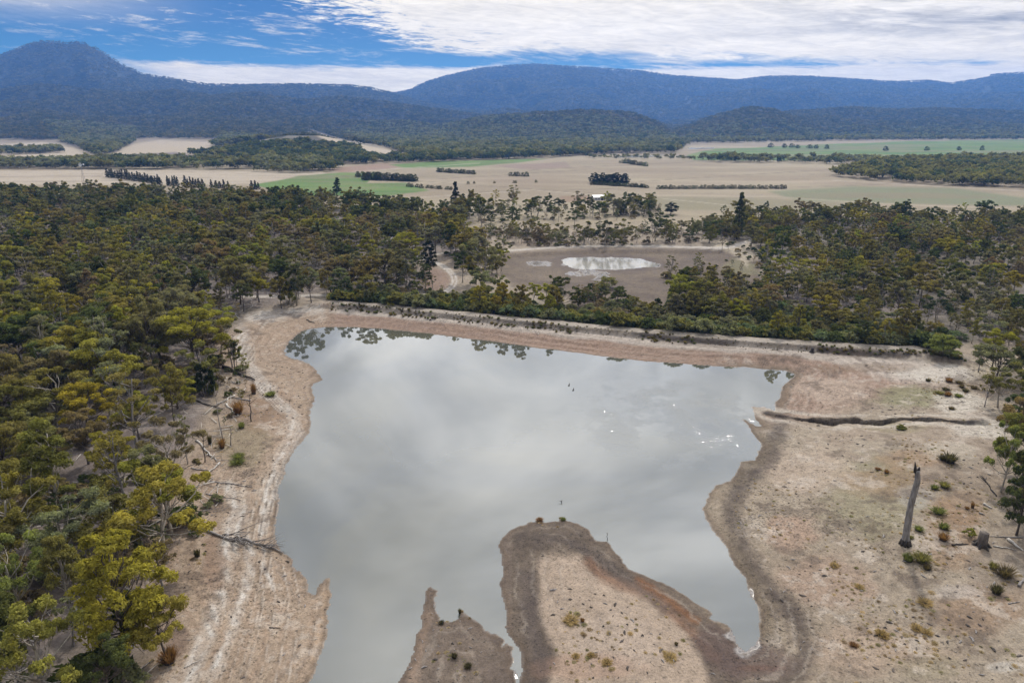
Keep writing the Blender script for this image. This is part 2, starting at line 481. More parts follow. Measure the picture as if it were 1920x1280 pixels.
def mat_ground():
    m, t, o = new_mat("ground")
    b = t.new('ShaderNodeBsdfPrincipled'); t.l.new(b.outputs[0], o.inputs[0])
    at = t.new('ShaderNodeAttribute', attribute_name='col')
    wt = t.new('ShaderNodeAttribute', attribute_name='wet')
    geo = t.new('ShaderNodeNewGeometry'); p = geo.outputs['Position']
    n1 = t.noise(p, 1.1, 6, 0.7); n2 = t.noise(p, 6.0, 4, 0.65); n3 = t.noise(p, 0.045, 5, 0.6)
    speck = t.smooth(t.m('ADD', t.noise(p, 3.4, 3, 0.62, 0.5), t.m('MULTIPLY', t.m('SUBTRACT', n3, 0.5), 0.5)), 0.56, 0.70)
    f = t.m('ADD', t.m('MULTIPLY_ADD', n1, 1.25, 0.40), t.m('MULTIPLY', t.m('SUBTRACT', n2, 0.5), 1.5))
    f = t.m('MULTIPLY', f, t.m('MULTIPLY_ADD', n3, 0.4, 0.9))
    f = t.m('MULTIPLY', f, t.m('SUBTRACT', 1.0, t.m('MULTIPLY', speck, 0.55)))
    v = t.new('ShaderNodeVectorMath', operation='SCALE'); t.l.new(at.outputs['Color'], v.inputs[0]); t.put(v.inputs[3], f)
    t.l.new(v.outputs[0], b.inputs['Base Color'])
    t.put(b.inputs['Roughness'], t.smooth(wt.outputs['Fac'], 0.2, 0.9, 0.93, 0.09))
    b.inputs['Specular IOR Level'].default_value = 0.25
    bp = t.new('ShaderNodeBump'); bp.inputs['Distance'].default_value = 0.12
    t.put(bp.inputs['Strength'], t.smooth(wt.outputs['Fac'], 0.1, 0.7, 0.75, 0.05))
    t.put(bp.inputs['Height'], t.m('ADD', n1, t.m('MULTIPLY', n2, 0.35)))
    t.l.new(bp.outputs[0], b.inputs['Normal'])
    return m


def mat_water(base, ruffle=True, ior=None):
    m, t, o = new_mat("water")
    b = t.new('ShaderNodeBsdfPrincipled'); t.l.new(b.outputs[0], o.inputs[0])
    geo = t.new('ShaderNodeNewGeometry'); p = geo.outputs['Position']
    sil = t.smooth(t.noise(p, 0.03, 4, 0.55, 0.8), 0.38, 0.66)
    t.l.new(t.mix(sil, base, base * np.array([1.35, 1.25, 1.05])), b.inputs['Base Color'])
    b.inputs['Roughness'].default_value = 0.02
    b.inputs['IOR'].default_value = ior or WATER_IOR
    bp = t.new('ShaderNodeBump'); bp.inputs['Distance'].default_value = 0.02
    sp = t.new('ShaderNodeSeparateXYZ'); t.l.new(p, sp.inputs[0])
    n = t.noise(p, 0.9, 3, 0.5)
    fine = t.noise(p, 4.4, 1, 0.5)
    if ruffle:
        # wind-ruffled lane towards the right bank
        gx, gy = GL
        dx = t.m('DIVIDE', t.m('SUBTRACT', sp.outputs[0], gx), 24.0); dy = t.m('DIVIDE', t.m('SUBTRACT', sp.outputs[1], gy), 22.0)
        r = t.m('SQRT', t.m('ADD', t.m('MULTIPLY', dx, dx), t.m('MULTIPLY', dy, dy)))
        lane = t.m('MULTIPLY', t.smooth(r, 1.0, 0.35), t.smooth(t.noise(p, 0.16, 4, 0.6), 0.38, 0.60))
        hgt = t.m('ADD', t.m('MULTIPLY', n, 0.012), t.m('MULTIPLY', t.m('MULTIPLY', t.m('SUBTRACT', fine, 0.5), lane), 2.55))
    else:
        hgt = t.m('MULTIPLY', n, 0.07); b.inputs['Roughness'].default_value = 0.10
    t.put(bp.inputs['Height'], hgt); bp.inputs['Strength'].default_value = 1.0
    t.l.new(bp.outputs[0], b.inputs['Normal'])
    return m


def mat_leaf(inst):
    m, t, o = new_mat("foliage")
    if inst:
        c = t.new('ShaderNodeAttribute', attribute_type='INSTANCER', attribute_name='tint').outputs['Color']
    else:
        c = t.new('ShaderNodeObjectInfo').outputs['Color']
    lv = t.new('ShaderNodeAttribute', attribute_name='lv').outputs['Fac']
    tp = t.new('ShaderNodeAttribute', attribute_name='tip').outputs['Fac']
    warm = t.mix(1.0, c, (1.36, 1.34, 0.80), 'MULTIPLY')  # lighter and yellower: new growth, and sunlit crown tops painted in
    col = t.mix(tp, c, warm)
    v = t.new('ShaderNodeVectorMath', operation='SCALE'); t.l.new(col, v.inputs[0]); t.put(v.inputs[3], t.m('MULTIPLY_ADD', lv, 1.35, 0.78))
    d = t.new('ShaderNodeBsdfDiffuse'); tr = t.new('ShaderNodeBsdfTranslucent'); mx = t.new('ShaderNodeMixShader')
    t.l.new(v.outputs[0], d.inputs[0])
    tc = t.mix(1.0, v.outputs[0], (1.12, 1.12, 0.7), 'MULTIPLY')
    t.l.new(tc, tr.inputs[0]); mx.inputs[0].default_value = 0.42
    t.l.new(d.outputs[0], mx.inputs[1]); t.l.new(tr.outputs[0], mx.inputs[2])
    t.l.new(mx.outputs[0], o.inputs[0])
    return m


def mat_wood(name, c1, c2, scale=6.0, rough=0.9):
    m, t, o = new_mat(name)
    b = t.new('ShaderNodeBsdfPrincipled'); t.l.new(b.outputs[0], o.inputs[0])
    tc = t.new('ShaderNodeTexCoord')
    mp = t.new('ShaderNodeMapping'); mp.inputs['Scale'].default_value = (1, 1, 0.18)
    t.l.new(tc.outputs['Object'], mp.inputs[0])
    n = t.noise(mp.outputs[0], scale, 5, 0.65, 0.6)
    t.l.new(t.mix(t.smooth(n, 0.3, 0.7), c1, c2), b.inputs['Base Color'])
    b.inputs['Roughness'].default_value = rough
    bp = t.new('ShaderNodeBump'); bp.inputs['Distance'].default_value = 0.04; bp.inputs['Strength'].default_value = 0.6
    t.put(bp.inputs['Height'], n); t.l.new(bp.outputs[0], b.inputs['Normal'])
    return m


def mat_plain(name, c, rough=0.6):
    m, t, o = new_mat(name)
    b = t.new('ShaderNodeBsdfPrincipled'); t.l.new(b.outputs[0], o.inputs[0])
    tc = t.new('ShaderNodeTexCoord'); n = t.noise(tc.outputs['Object'], 3.0, 4, 0.6)
    t.l.new(t.mix(t.smooth(n, 0.3, 0.75), c * 0.8, c), b.inputs['Base Color'])
    b.inputs['Roughness'].default_value = rough
    return m


WATER_IOR = 1.95
GL = unproj(1260, 775)
GL = (float(GL[0]), float(GL[1]))
M_GROUND = mat_ground()
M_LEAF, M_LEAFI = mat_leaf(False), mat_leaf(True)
M_BARK = mat_wood("bark", lin(58, 50, 45), lin(104, 94, 86))
M_PALEBARK = mat_wood("pale bark", lin(120, 112, 102), lin(176, 168, 156))
M_GREY = mat_wood("weathered wood", lin(96, 90, 88), lin(150, 144, 140), 5)
M_BLEACH = mat_wood("bleached wood", lin(140, 132, 124), lin(198, 192, 184), 7)
M_CHAR = mat_wood("dark wood", lin(34, 30, 28), lin(70, 62, 56), 7)

# ------------------------------------------------------------------ forest outlines (pixel outlines of where trees stand)
FOREST_L = [(-700,378),(0,374),(300,378),(520,383),(700,394),(800,402),(880,404),(862,430),(905,470),(880,500),(850,480),(790,470),(770,500),(830,545),(700,548),(600,545),(520,572),(466,592),(428,640),(412,700),(392,752),(372,800),(345,850),(338,920),(352,1000),(330,1070),(318,1150),(296,1230),(262,1310),(230,1420),(-500,1420)]
FOREST_R = [(1345,445),(1300,425),(1380,412),(1500,408),(1700,408),(1920,416),(2700,430),(2700,700),(1990,690),(1900,640),(1800,640),(1700,632),(1560,628),(1420,612),(1300,600),(1250,580),(1300,540),(1420,560),(1440,520),(1420,480),(1400,455)]
SHRUB_STRIP = [(625,556),(700,560),(850,572),(1000,588),(1150,603),(1300,617),(1450,630),(1600,640),(1760,648),(1820,635),(1600,600),(1440,575),(1230,580),(1080,582),(960,560),(860,550),(720,545)]
C = {}
GF = .49


def paint(x, y, z, F):
    n = len(x)
    u, v, _ = project(x, y, z)
    wu = u + fbm(x, y, 9, 101, 3) * 14 + fbm(x, y, 1.8, 103, 4, .65) * 16; wv = v + fbm(x, y, 9, 102, 3) * 9 + fbm(x, y, 1.8, 104, 4, .65) * 9
    n20, n6, n2 = fbm(x, y, 22, 110, 5), fbm(x, y, 6, 111, 5, .6), fbm(x, y, 1.7, 112, 4, .65)
    col = np.zeros((n, 3), np.float32); wet = np.zeros(n, np.float32); cls = np.zeros(n, np.int8)

    def lay(mask, c):
        nonlocal col
        col = col + (np.asarray(c, np.float32) - col) * np.clip(mask, 0, 1)[:, None].astype(np.float32)

    def poly(pts, soft=4, U=None, V=None):
        U = wu if U is None else U; V = wv if V is None else V
        p = np.array(pts); o = np.zeros(n, np.float32)
        b = (U > p[:, 0].min() - soft * 2) & (U < p[:, 0].max() + soft * 2) & (V > p[:, 1].min() - soft * 2) & (V < p[:, 1].max() + soft * 2)
        if b.any(): o[b] = ss(sdf(U[b], V[b], pts), soft, -soft)
        return o

    def line(pts, w, soft=None, U=None, V=None):
        soft = w * 0.6 if soft is None else soft
        U = wu if U is None else U; V = wv if V is None else V
        p = np.array(pts); o = np.zeros(n, np.float32); mg = w + soft + 2
        b = (U > p[:, 0].min() - mg) & (U < p[:, 0].max() + mg) & (V > p[:, 1].min() - mg) & (V < p[:, 1].max() + mg)
        if b.any(): o[b] = ss(seg_dist(U[b], V[b], pts), w + soft, w - soft)
        return o

    def spot(cu, cv, ru, rv, nz=0.8):
        d = np.hypot((u - cu) / ru, (v - cv) / rv) + (n6 + n2 * .6) * nz
        return ss(d, 1.05, 0.55)

    # ---------- valley fields
    straw = lin(168, 149, 119) + (lin(191, 174, 140) - lin(168, 149, 119)) * np.clip(fbm(x, y * 3, 160, 120, 5) * 2 + 0.4, 0, 1)[:, None]
    col[:] = straw
    hz, hc = hills(x, y)
    pv = v + fbm(x, y, 60, 130, 3) * 3
    pf = lambda pts, s=1.2: poly(pts, s, u, pv)
    lay(pf([(-700,316),(0,319),(230,318),(600,322),(620,330),(560,345),(300,346),(-700,345)], 2), lin(206, 188, 162))
    lay(line([(-700,331),(190,331)], .8, .6, u, pv) * .6, lin(150, 132, 112))
    lay(pf([(610,318),(720,305),(765,311),(690,322),(640,324)]), lin(172, 140, 116))
    lay(pf([(920,311),(1060,303),(1070,313),(1000,319)]), lin(164, 138, 120))
    G1, G2 = lin(84, 128, 34), lin(116, 150, 56)
    gm = np.clip(fbm(x, y * 2, 60, 131, 4) * 2.2 + .5, 0, 1)[:, None]
    green = G1 + (G2 - G1) * gm
    greens = [[(470,347),(560,331),(640,324),(705,325),(688,343),(760,342),(805,358),(720,368),(560,366)], [(730,309),(820,302),(1025,298),(960,306),(880,313),(760,315)],
              [(1288,290),(1340,279),(1500,273),(1700,265),(1900,262),(2800,258),(2800,292),(1920,294),(1620,299),(1480,301),(1300,301)]]
    gmask = np.zeros(n, np.float32)
    for g in greens: gmask = np.maximum(gmask, pf(g) * (y > 300))
    col = col + (green - col) * gmask[:, None]
    lay(pf([(1440,359),(1600,349),(1790,354),(1930,372),(2600,378),(2600,392),(1920,386),(1700,381),(1500,377)], 3) * .75, lin(122, 136, 92))
    lay(pf([(1225,368),(1440,372),(1640,385),(1640,398),(1240,393)], 3) * .7, lin(146, 138, 100))
    lay(line([(1180,366),(1300,366),(1440,368),(1660,382),(1920,392)], 1.2, 1, u, pv) * .5, lin(206, 188, 160))
    lay(pf([(1050,368),(1100,366),(1110,378),(1050,380)]) * .6, lin(156, 116, 80))
    for q in range(26):
        rq = random.Random(q); cu, cv = rq.uniform(700, 1900), rq.uniform(305, 350)
        lay(np.exp(-(((u - cu) / rq.uniform(40, 120)) ** 2 + ((v - cv) / rq.uniform(1, 2.5)) ** 2)) * .35 * (y > 350), lin(*(rq.choice([(160, 132, 110), (212, 192, 164)]))))
    lay(ss(fbm(x, y * 2.5, 120, 135, 4), .02, .22) * .45 * (y > 420), lin(156, 132, 104)); lay(ss(fbm(x, y * 4, 26, 133, 4), .12, .3) * .3 * (y > 300), lin(148, 128, 102)); lay(ss(fbm(x * .4, y * 3, 30, 134, 4), .08, .26) * .3 * (y > 300), lin(150, 140, 104))
    for fpts in ([(1000,318),(1300,304)], [(640,330),(1110,362),(1200,366)], [(1480,352),(1700,344),(1920,356)], [(1200,340),(1560,318)], [(820,336),(1100,318)], [(900,360),(1230,352)], [(0,341),(300,338)], [(1290,283),(1900,274)]):
        lay(line(fpts, .5, .5, u, v) * .5 * (y > 300), lin(122, 104, 84))
    for fpts in ([(1240,372),(1500,398)], [(760,372),(1000,356),(1130,368)], [(1560,338),(1700,346),(1920,358)], [(660,322),(900,306)]):
        lay(line(fpts, .6, .6, u, v) * .5 * (y > 300), lin(214, 200, 178))
    # ---------- hills
    fl = lin(74, 74, 58) + (lin(112, 100, 82) - lin(74, 74, 58)) * np.clip(fbm(x, y, 55, 140, 5) * 2.5 + .3, 0, 1)[:, None]
    hm = ss(hz, 3, 9) * (y > 900)
    fl = fl + (lin(66, 70, 54) - fl) * (ss(y, 1800, 2900) * .9)[:, None]
    col = col + (fl - col) * hm[:, None]
    bare = np.zeros(n, np.float32)
    for pts, c in [([(-700,272),(0,271),(80,267),(160,282),(178,291),(60,309),(-700,309)], (208,188,158)), ([(250,270),(300,263),(420,267),(400,276),(330,291),(205,291)], (206,186,154)),
                   ([(170,293),(330,285),(390,300),(335,313),(180,305)], (142,124,116)), ([(560,239),(590,246),(640,262),(735,283),(735,289),(700,289),(610,263)], (206,186,156)),
                   ([(798,289),(830,274),(868,278),(850,293)], (198,180,146)), ([(768,240),(800,252),(850,271),(838,272),(790,256)], (190,172,146)), ([(0,223),(40,219),(60,226),(10,230)], (150,138,118)), ([(190,222),(240,232),(262,243),(230,240),(200,230)], (165,152,134))]:
        mk = pf(pts, 2) * (y > 900); lay(mk, lin(*c)); bare = np.maximum(bare, mk)
    C['bare'] = bare
    sc = ss(fbm(x, y, 45, 150, 4), .16, .26) * hm * ss(y, 2700, 1800) * .6
    lay(sc, lin(168, 154, 132))
    cls[(gmask > .5)] = 4
    cls[(gmask <= .5) & (y > 280)] = 3
    cls[(hz > 5) & (y > 900)] = 5
    cls[(hz > 5) & (y > 2950)] = 6

    # ---------- near ground
    nr = (y < 420) & (np.abs(x) < 420)
    near = ss(y, 330, 270) * nr
    floor_l, floor_r = poly(FOREST_L, 16), poly(FOREST_R, 14)
    dl = np.full(n, 999., np.float32); dl[nr] = F['dl']
    dp = np.full(n, 999., np.float32); dp[nr] = F['dp']
    dc = np.full(n, 999., np.float32); dc[nr] = F['dc']
    side = np.full(n, 999., np.float32); side[nr] = F['side'] - np.interp(F['ac'], *crest_side)
    dg = np.full(n, 999., np.float32); dg[nr] = F['dg']
    tan = lin(168, 149, 126) + (lin(192, 176, 152) - lin(168, 149, 126)) * np.clip(n20 * 2 + n6 * 1.4 + .35, 0, 1)[:, None]
    lay(near, tan)
    lay(near * ss(n6 + n20, .05, .25) * .5, lin(158, 132, 110))
    # forest litter
    litter = lin(128, 113, 106) + (lin(168, 152, 142) - lin(128, 113, 106)) * np.clip(n6 * 2.4 + n2 + .5, 0, 1)[:, None]
    fm = np.maximum(floor_l, floor_r) * (y < 420)
    lay(fm, litter)
    lay(fm * ss(n6, .0, .18) * .4, lin(92, 80, 72)); lay(fm * ss(n2, .05, .25) * .4, lin(74, 64, 58)); lay(fm * ss(n2, -.05, -.25) * .5, lin(176, 164, 154))
    lay(fm * ss(fbm(x, y, 30, 160, 3), .02, .16) * .5, lin(112, 104, 78))
    # behind the dam
    low = ss(side, 3, 9) * near * poly(SHRUB_STRIP, 16)
    lay(low, lin(92, 92, 68)); lay(low * ss(n6, 0, .2) * .6, lin(112, 100, 86))
    pm = poly([(940,478),(1000,470),(1100,464),(1345,466),(1425,492),(1430,560),(1250,596),(1090,592),(1060,560),(960,535),(925,500)], 8) * (y < 300)
    lay(pm, lin(112, 95, 82) + (lin(142, 123, 100) - lin(112, 95, 82)) * np.clip(n6 * 2 + n20 + .4, 0, 1)[:, None])
    lay(pm * ss(n2 + n6, .05, .3) * .45, lin(108, 92, 82))
    lay(pm * ss(dp, 9, 1) * .5, lin(104, 88, 84))
    lay(spot(1385, 505, 40, 22) * .6, lin(142, 136, 90))
    for a, b, c, d in [(1010, 495, 30, 6), (1105, 512, 40, 7), (1130, 521, 20, 5), (1060, 495, 12, 4), (1230, 497, 9, 4)]:
        k = spot(a, b, c, d, 1.7); lay(k * .8, lin(140, 130, 122)); wet = np.maximum(wet, k * .8)
    lay(poly([(1330,458),(1345,452),(1380,452),(1420,462),(1412,475),(1400,500),(1385,488),(1360,470),(1340,468)], 4) * .9, lin(196, 180, 154))
    # tracks
    tr = np.zeros(n, np.float32)
    for pts, w in [([(430,556),(520,556),(600,553),(640,556)], 2.2), ([(755,554),(800,553),(832,549)], 2.2), ([(880,486),(950,470),(1050,463),(1150,461),(1250,462),(1345,465)], 1.8),
                   ([(1345,465),(1375,462),(1410,450)], 2.5), ([(815,492),(795,484),(776,474),(778,460)], 4), ([(735,446),(752,452),(770,462)], 2.5), ([(818,476),(842,474)], 2)]:
        tr = np.maximum(tr, line(pts, w, 1.2, u, v) * (y < 330))
    for o in (-3.6, 3.6):
        pts = [(832 + o, 549), (846 + o, 540), (853 + o, 528), (850 + o, 516), (841 + o, 506), (828 + o, 497), (812 + o, 491)]
        tr = np.maximum(tr, line(pts, 2.0, 1.0, u, v))
    lay(poly([(800,500),(840,508),(846,530),(825,548),(795,540),(790,515)], 5), lin(160, 132, 112))
    lay(tr, lin(214, 202, 188))
    # ---------- dam
    t = dl / (dl + dc + 1e-3)
    pr = np.zeros(n, np.float32); pr[nr] = (x[nr] - CR0[0]) * CRD[0] + (y[nr] - CR0[1]) * CRD[1]
    Lt = float(np.linalg.norm(CR1 - CR0))
    df = ss(pr, -8, 4) * ss(pr, Lt + 8, Lt - 12) * (side < .5) * ss(dl + dc, 44, 30) * (dl > -1) * nr
    strp = np.sin(dl * 3.4 + fbm(x, y, 14, 170, 3) * 5) * .5 + np.sin(dl * 7.9 + fbm(x, y, 9, 171, 3) * 6) * .35 + n2 * .8
    strp = strp + np.sin(dl * 13 + n6 * 6) * .35
    red = lin(164, 132, 110) + (lin(190, 160, 138) - lin(164, 132, 110)) * np.clip(strp * .6 + .45, 0, 1)[:, None]
    lay(df * ss(t, .75, .6), red)
    lay(df * ss(t + n6 * .15, .50, .62) * ss(t, .88, .82), lin(204, 188, 172) * (1 + .22 * np.clip(strp, -1, 1))[:, None])
    lay(df * ss(t + n6 * .2 + n2 * .1, .84, .9) * ss(t, .985, .94), lin(104, 92, 82))
    lay(df * ss(n6, .08, .2) * ss(t, .6, .8) * .6, lin(122, 106, 94))
    cr = ss(np.abs(side - .6) + n2 * .8, 2.0, 1.0) * ss(pr, -6, 4) * ss(pr, Lt + 4, Lt - 4) * nr
    lay(cr, lin(188, 174, 158)); lay(cr * ss(n6, 0, .2) * .6, lin(134, 122, 106))
    # ---------- lake shore
    sh = ss(dl, 15, 9) * (dl > -2) * nr * (side < 1) * (1 - df)
    lft = ss(u, 640, 600) * ss(dl, 17, 11) * (dl > -2) * nr
    lay(lft * .9, lin(172, 144, 118) + (lin(192, 168, 142) - lin(172, 144, 118)) * np.clip(strp * .4 + .4, 0, 1)[:, None])
    pale = np.zeros(n, np.float32)
    fine = .45 + .55 * ss(np.sin(dl * 5.2 + fbm(x, y, 10, 180, 3) * 4) + n2 * 1.6, -.2, .7)
    for pts, w in [([(455,625),(452,660),(475,700),(505,735)], 11), ([(505,735),(545,775),(552,800)], 9), ([(548,800),(528,850),(510,900),(500,950),(490,1000)], 7), ([(565,810),(535,860),(520,930)], 5),
                   ([(450,950),(436,1000),(424,1060),(414,1110),(398,1160),(372,1220),(345,1300)], 13), ([(462,1010),(470,1060),(452,1120),(430,1190),(400,1260)], 9), ([(492,1030),(500,1060),(512,1100)], 4), ([(470,600),(530,590),(600,578)], 8), ([(430,910),(440,950)], 9)]:
        pale = np.maximum(pale, line(pts, w, w * .9) * fine * (.8 + n6 * 1.6 + n2))
    lay(pale * 1.1, lin(222, 212, 200))
    lay(line([(462,690),(490,735),(520,765),(545,800)], 2, 2) * .7, lin(140, 118, 100))
    lay(line([(590,1235),(602,1180),(612,1110)], 7, 5) * .8, lin(194, 164, 132)); lay(line([(578,1230),(588,1180),(600,1120)], 3, 3) * .6, lin(132, 112, 92))
    lay(spot(450, 830, 60, 60) * .6, lin(146, 132, 100)); lay(spot(480, 770, 55, 40) * .6, lin(142, 108, 78)); lay(spot(520, 745, 30, 18) * .4, lin(150, 112, 78))
    lay(spot(400, 1040, 25, 70) * .6, lin(160, 128, 104)); lay(spot(330, 1200, 30, 40) * .6, lin(126, 100, 86))
    # right flat
    rf = ss(u, 1300, 1420) * ss(side, 0, -2) * nr
    for a, b, c, d, w, k in [(1640, 930, 110, 90, .5, (148, 142, 102)), (1700, 745, 90, 26, .7, (144, 142, 96)), (1690, 802, 80, 14, .4, (150, 140, 96)), (1780, 1010, 70, 70, .6, (160, 122, 84)), (1830, 1150, 100, 60, .55, (160, 122, 88)),
                             (1660, 905, 120, 30, .4, (172, 130, 94)), (1720, 860, 90, 20, .5, (176, 136, 96)), (1760, 700, 110, 20, .9, (222, 210, 194)), (1800, 756, 60, 30, .85, (220, 208, 190)), (1835, 805, 70, 24, .85, (222, 210, 192)), (1850, 690, 40, 30, .8, (216, 198, 168)),
                             (1790, 845, 60, 25, .6, (206, 192, 170)), (1720, 930, 40, 25, .5, (190, 182, 172)), (1790, 1110, 50, 18, .6, (200, 186, 172)), (1880, 1250, 40, 14, .4, (226, 220, 210)), (1560, 730, 100, 30, .6, (200, 178, 156)), (1520, 880, 90, 50, .5, (204, 180, 156)),
                             (1560, 1090, 110, 60, .5, (184, 150, 126)), (1640, 1220, 160, 60, .5, (190, 160, 134)), (1480, 1000, 60, 40, .5, (190, 150, 124)), (1730, 1250, 90, 30, .4, (150, 140, 108)), (1800, 950, 60, 40, .5, (170, 132, 94)), (1620, 690, 130, 12, .5, (140, 112, 84)), (1870, 1060, 60, 60, .5, (150, 132, 114))]:
        lay(spot(a, b, c, d) * w * rf, lin(*k))
    lay(rf * ss(n2 + n6 * .5, .12, .3) * .4, lin(128, 108, 90))
    wear = fbm(x, y, 1.0, 190, 4, .7) + fbm(x, y, 4.5, 191, 4, .6) * 1.2
    lay((rf + lft) * ss(wear, .12, .36) * .6, lin(112, 94, 80)); lay((rf + lft) * ss(wear, -.15, -.40) * .55, lin(214, 198, 180))
    rd = line([(1462,790),(1446,850),(1404,890),(1372,945),(1386,1010),(1412,1062),(1455,1112),(1502,1165),(1520,1215),(1500,1262),(1400,1300)], 17, 15)
    lay(rd * (.75 + n2) * ss(u, 1290, 1330), lin(92, 79, 71))
    lay(line([(1385,790),(1420,830),(1440,870)], 8, 7) * .6, lin(120, 104, 94))
    # shore rim of the right bank and tongues
    lay(ss(dl, 2.6, .6) * (dl > -1) * rf * .65, lin(118, 102, 80))
    # tongues of dry bed
    tong = poly([(700,1440),(760,1100),(800,1080),(900,1150),(925,1010),(985,955),(1060,950),(1120,985),(1180,1045),(1300,1110),(1345,1160),(1400,1235),(1400,1440)], 8) * (dl > -1.5) * nr
    dark = lin(98, 84, 73) + (lin(132, 115, 98) - lin(98, 84, 73)) * np.clip(n6 * 2 + n2 * 1.5 + .4, 0, 1)[:, None]
    lay(tong, dark)
    lay(tong * poly([(1010,1048),(1030,1038),(1085,1040),(1110,1075),(1195,1098),(1270,1150),(1325,1230),(1350,1400),(1000,1400),(1045,1230),(1012,1150)], 10), lin(186, 163, 140))
    lay(tong * spot(1150, 1200, 90, 60) * .4, lin(206, 184, 164)); lay(tong * spot(1100, 1250, 100, 30) * .4, lin(182, 142, 116))
    lay(tong * line([(1100,1050),(1130,1080),(1230,1120),(1300,1180),(1350,1230)], 9, 9) * .7, lin(142, 100, 72))
    lay(tong * line([(1190,1085),(1250,1118),(1310,1160)], 7, 6) * .8, lin(140, 92, 52))
    lay(tong * line([(1010,1010),(1060,1010),(1110,1040),(1150,1070),(1250,1140)], 9, 8) * .55, lin(92, 80, 74))
    lay(tong * line([(985,1080),(1000,1180),(1020,1250)], 14, 12) * .5, lin(98, 86, 82))
    lay(tong * line([(770,1290),(790,1210),(800,1150)], 9, 8) * .7, lin(176, 146, 120))
    lay(tong * (u < 960) * .25, lin(150, 130, 116))
    mud = spot(1420, 1240, 110, 45, .6) + spot(1340, 1200, 50, 40, .6)
    lay(np.clip(mud, 0, 1) * .8, lin(108, 88, 80)); lay(spot(1440, 1252, 60, 9) * .5, lin(124, 90, 76))
    for a, b, c, d in [(1402, 1204, 26, 26), (1385, 1186, 34, 16), (1415, 1150, 10, 34), (970, 1250, 8, 24), (1408, 1120, 6, 26)]:
        k = spot(a, b, c, d, 1.5); lay(k * .9, lin(206, 202, 200)); wet = np.maximum(wet, k)  # wet puddles, the bright sky reflection painted in as pale colour
    # waterlines left by the falling level, wheel ruts along the left bank
    wl = ss(np.sin(dl * 5.5 + n2 * 5 + n6 * 3), .55, .95) * ss(dl, 9, 3) * ss(dl, .2, .6) * nr * (side < 0)
    lay(wl * .28 * np.clip(.5 + n6 * 4, 0, 1.5), lin(104, 88, 76)); lay(ss(np.sin(dl * 4.1 + n2 * 4 + 2), .6, .98) * ss(dl, 12, 5) * (dl > .4) * nr * (side < 0) * .22 * np.clip(.4 + n6 * 5, 0, 1.5), lin(200, 184, 166))
    rut = np.zeros(n, np.float32); rut2 = rut.copy()
    for path, offs in (([(460,630),(462,680),(490,730),(535,775),(552,812),(530,850),(510,900),(495,950),(482,1000),(476,1050),(462,1110),(438,1180),(408,1260),(396,1300)], (-22, -9, 4, 15, 26)), ([(500,600),(470,640),(474,690),(510,740),(556,780)], (-6, 8)), ([(520,1060),(530,1120),(524,1180),(505,1260),(498,1300)], (-30, -12, 8, 24))):
        for o_ in offs:
            pp = [(a + o_ * (b - 500) / 500 if b > 560 else a, b) for a, b in path]
            U2 = u + n6 * 4 + n20 * 8
            rut = np.maximum(rut, line(pp, .9, .8, U2, v)); rut2 = np.maximum(rut2, line([(a + 3, b) for a, b in pp], 1.1, 1.0, U2, v))
    lay(rut * .6 * (.5 + n6 * 3), lin(104, 88, 73)); lay(rut2 * .6 * (.5 + n6 * 3), lin(220, 206, 190))
    # wet rim
    lay(ss(dl, .9, .15) * (dl > -3) * nr * .6, lin(112, 92, 74))
    lay((dl < 0) * nr * .8, lin(120, 108, 92))
    wet = np.maximum(wet, ss(dl, .5, 0) * .6 * nr)
    # gully: the shade inside the cut is painted as dark colour
    lay(ss(dg + fbm(x, y, 1.1, 81, 2) * .7 + fbm(x, y, 3.5, 82, 3) * 1.3, 1.1, .6) * nr * rf * (.75 + n2), lin(62, 54, 48)); lay(ss(dg, 3.4, 1.9) * ss(dg, 1.2, 1.7) * .75 * nr * rf * ss(n6 + n20, -.1, .15), lin(210, 196, 178))
    # classes
    cls[(tr > .5)] = 2
    cls[(df > .5) | (cr > .5)] = 1
    cls[(nr) & (dl < 14) & (df <= .5) & (cr <= .5) & (side < 0) & (fm < .5)] = 7
    g_ = col.mean(1, keepdims=True)
    col = g_ + (col - g_) * .86
    return np.clip(col * GF, .01, .9), wet, cls


GROUND_NAMES = ["ground", "embankment_ground", "dirt_path", "farm_field", "green_field", "foothills", "mountains", "lake_shore"]


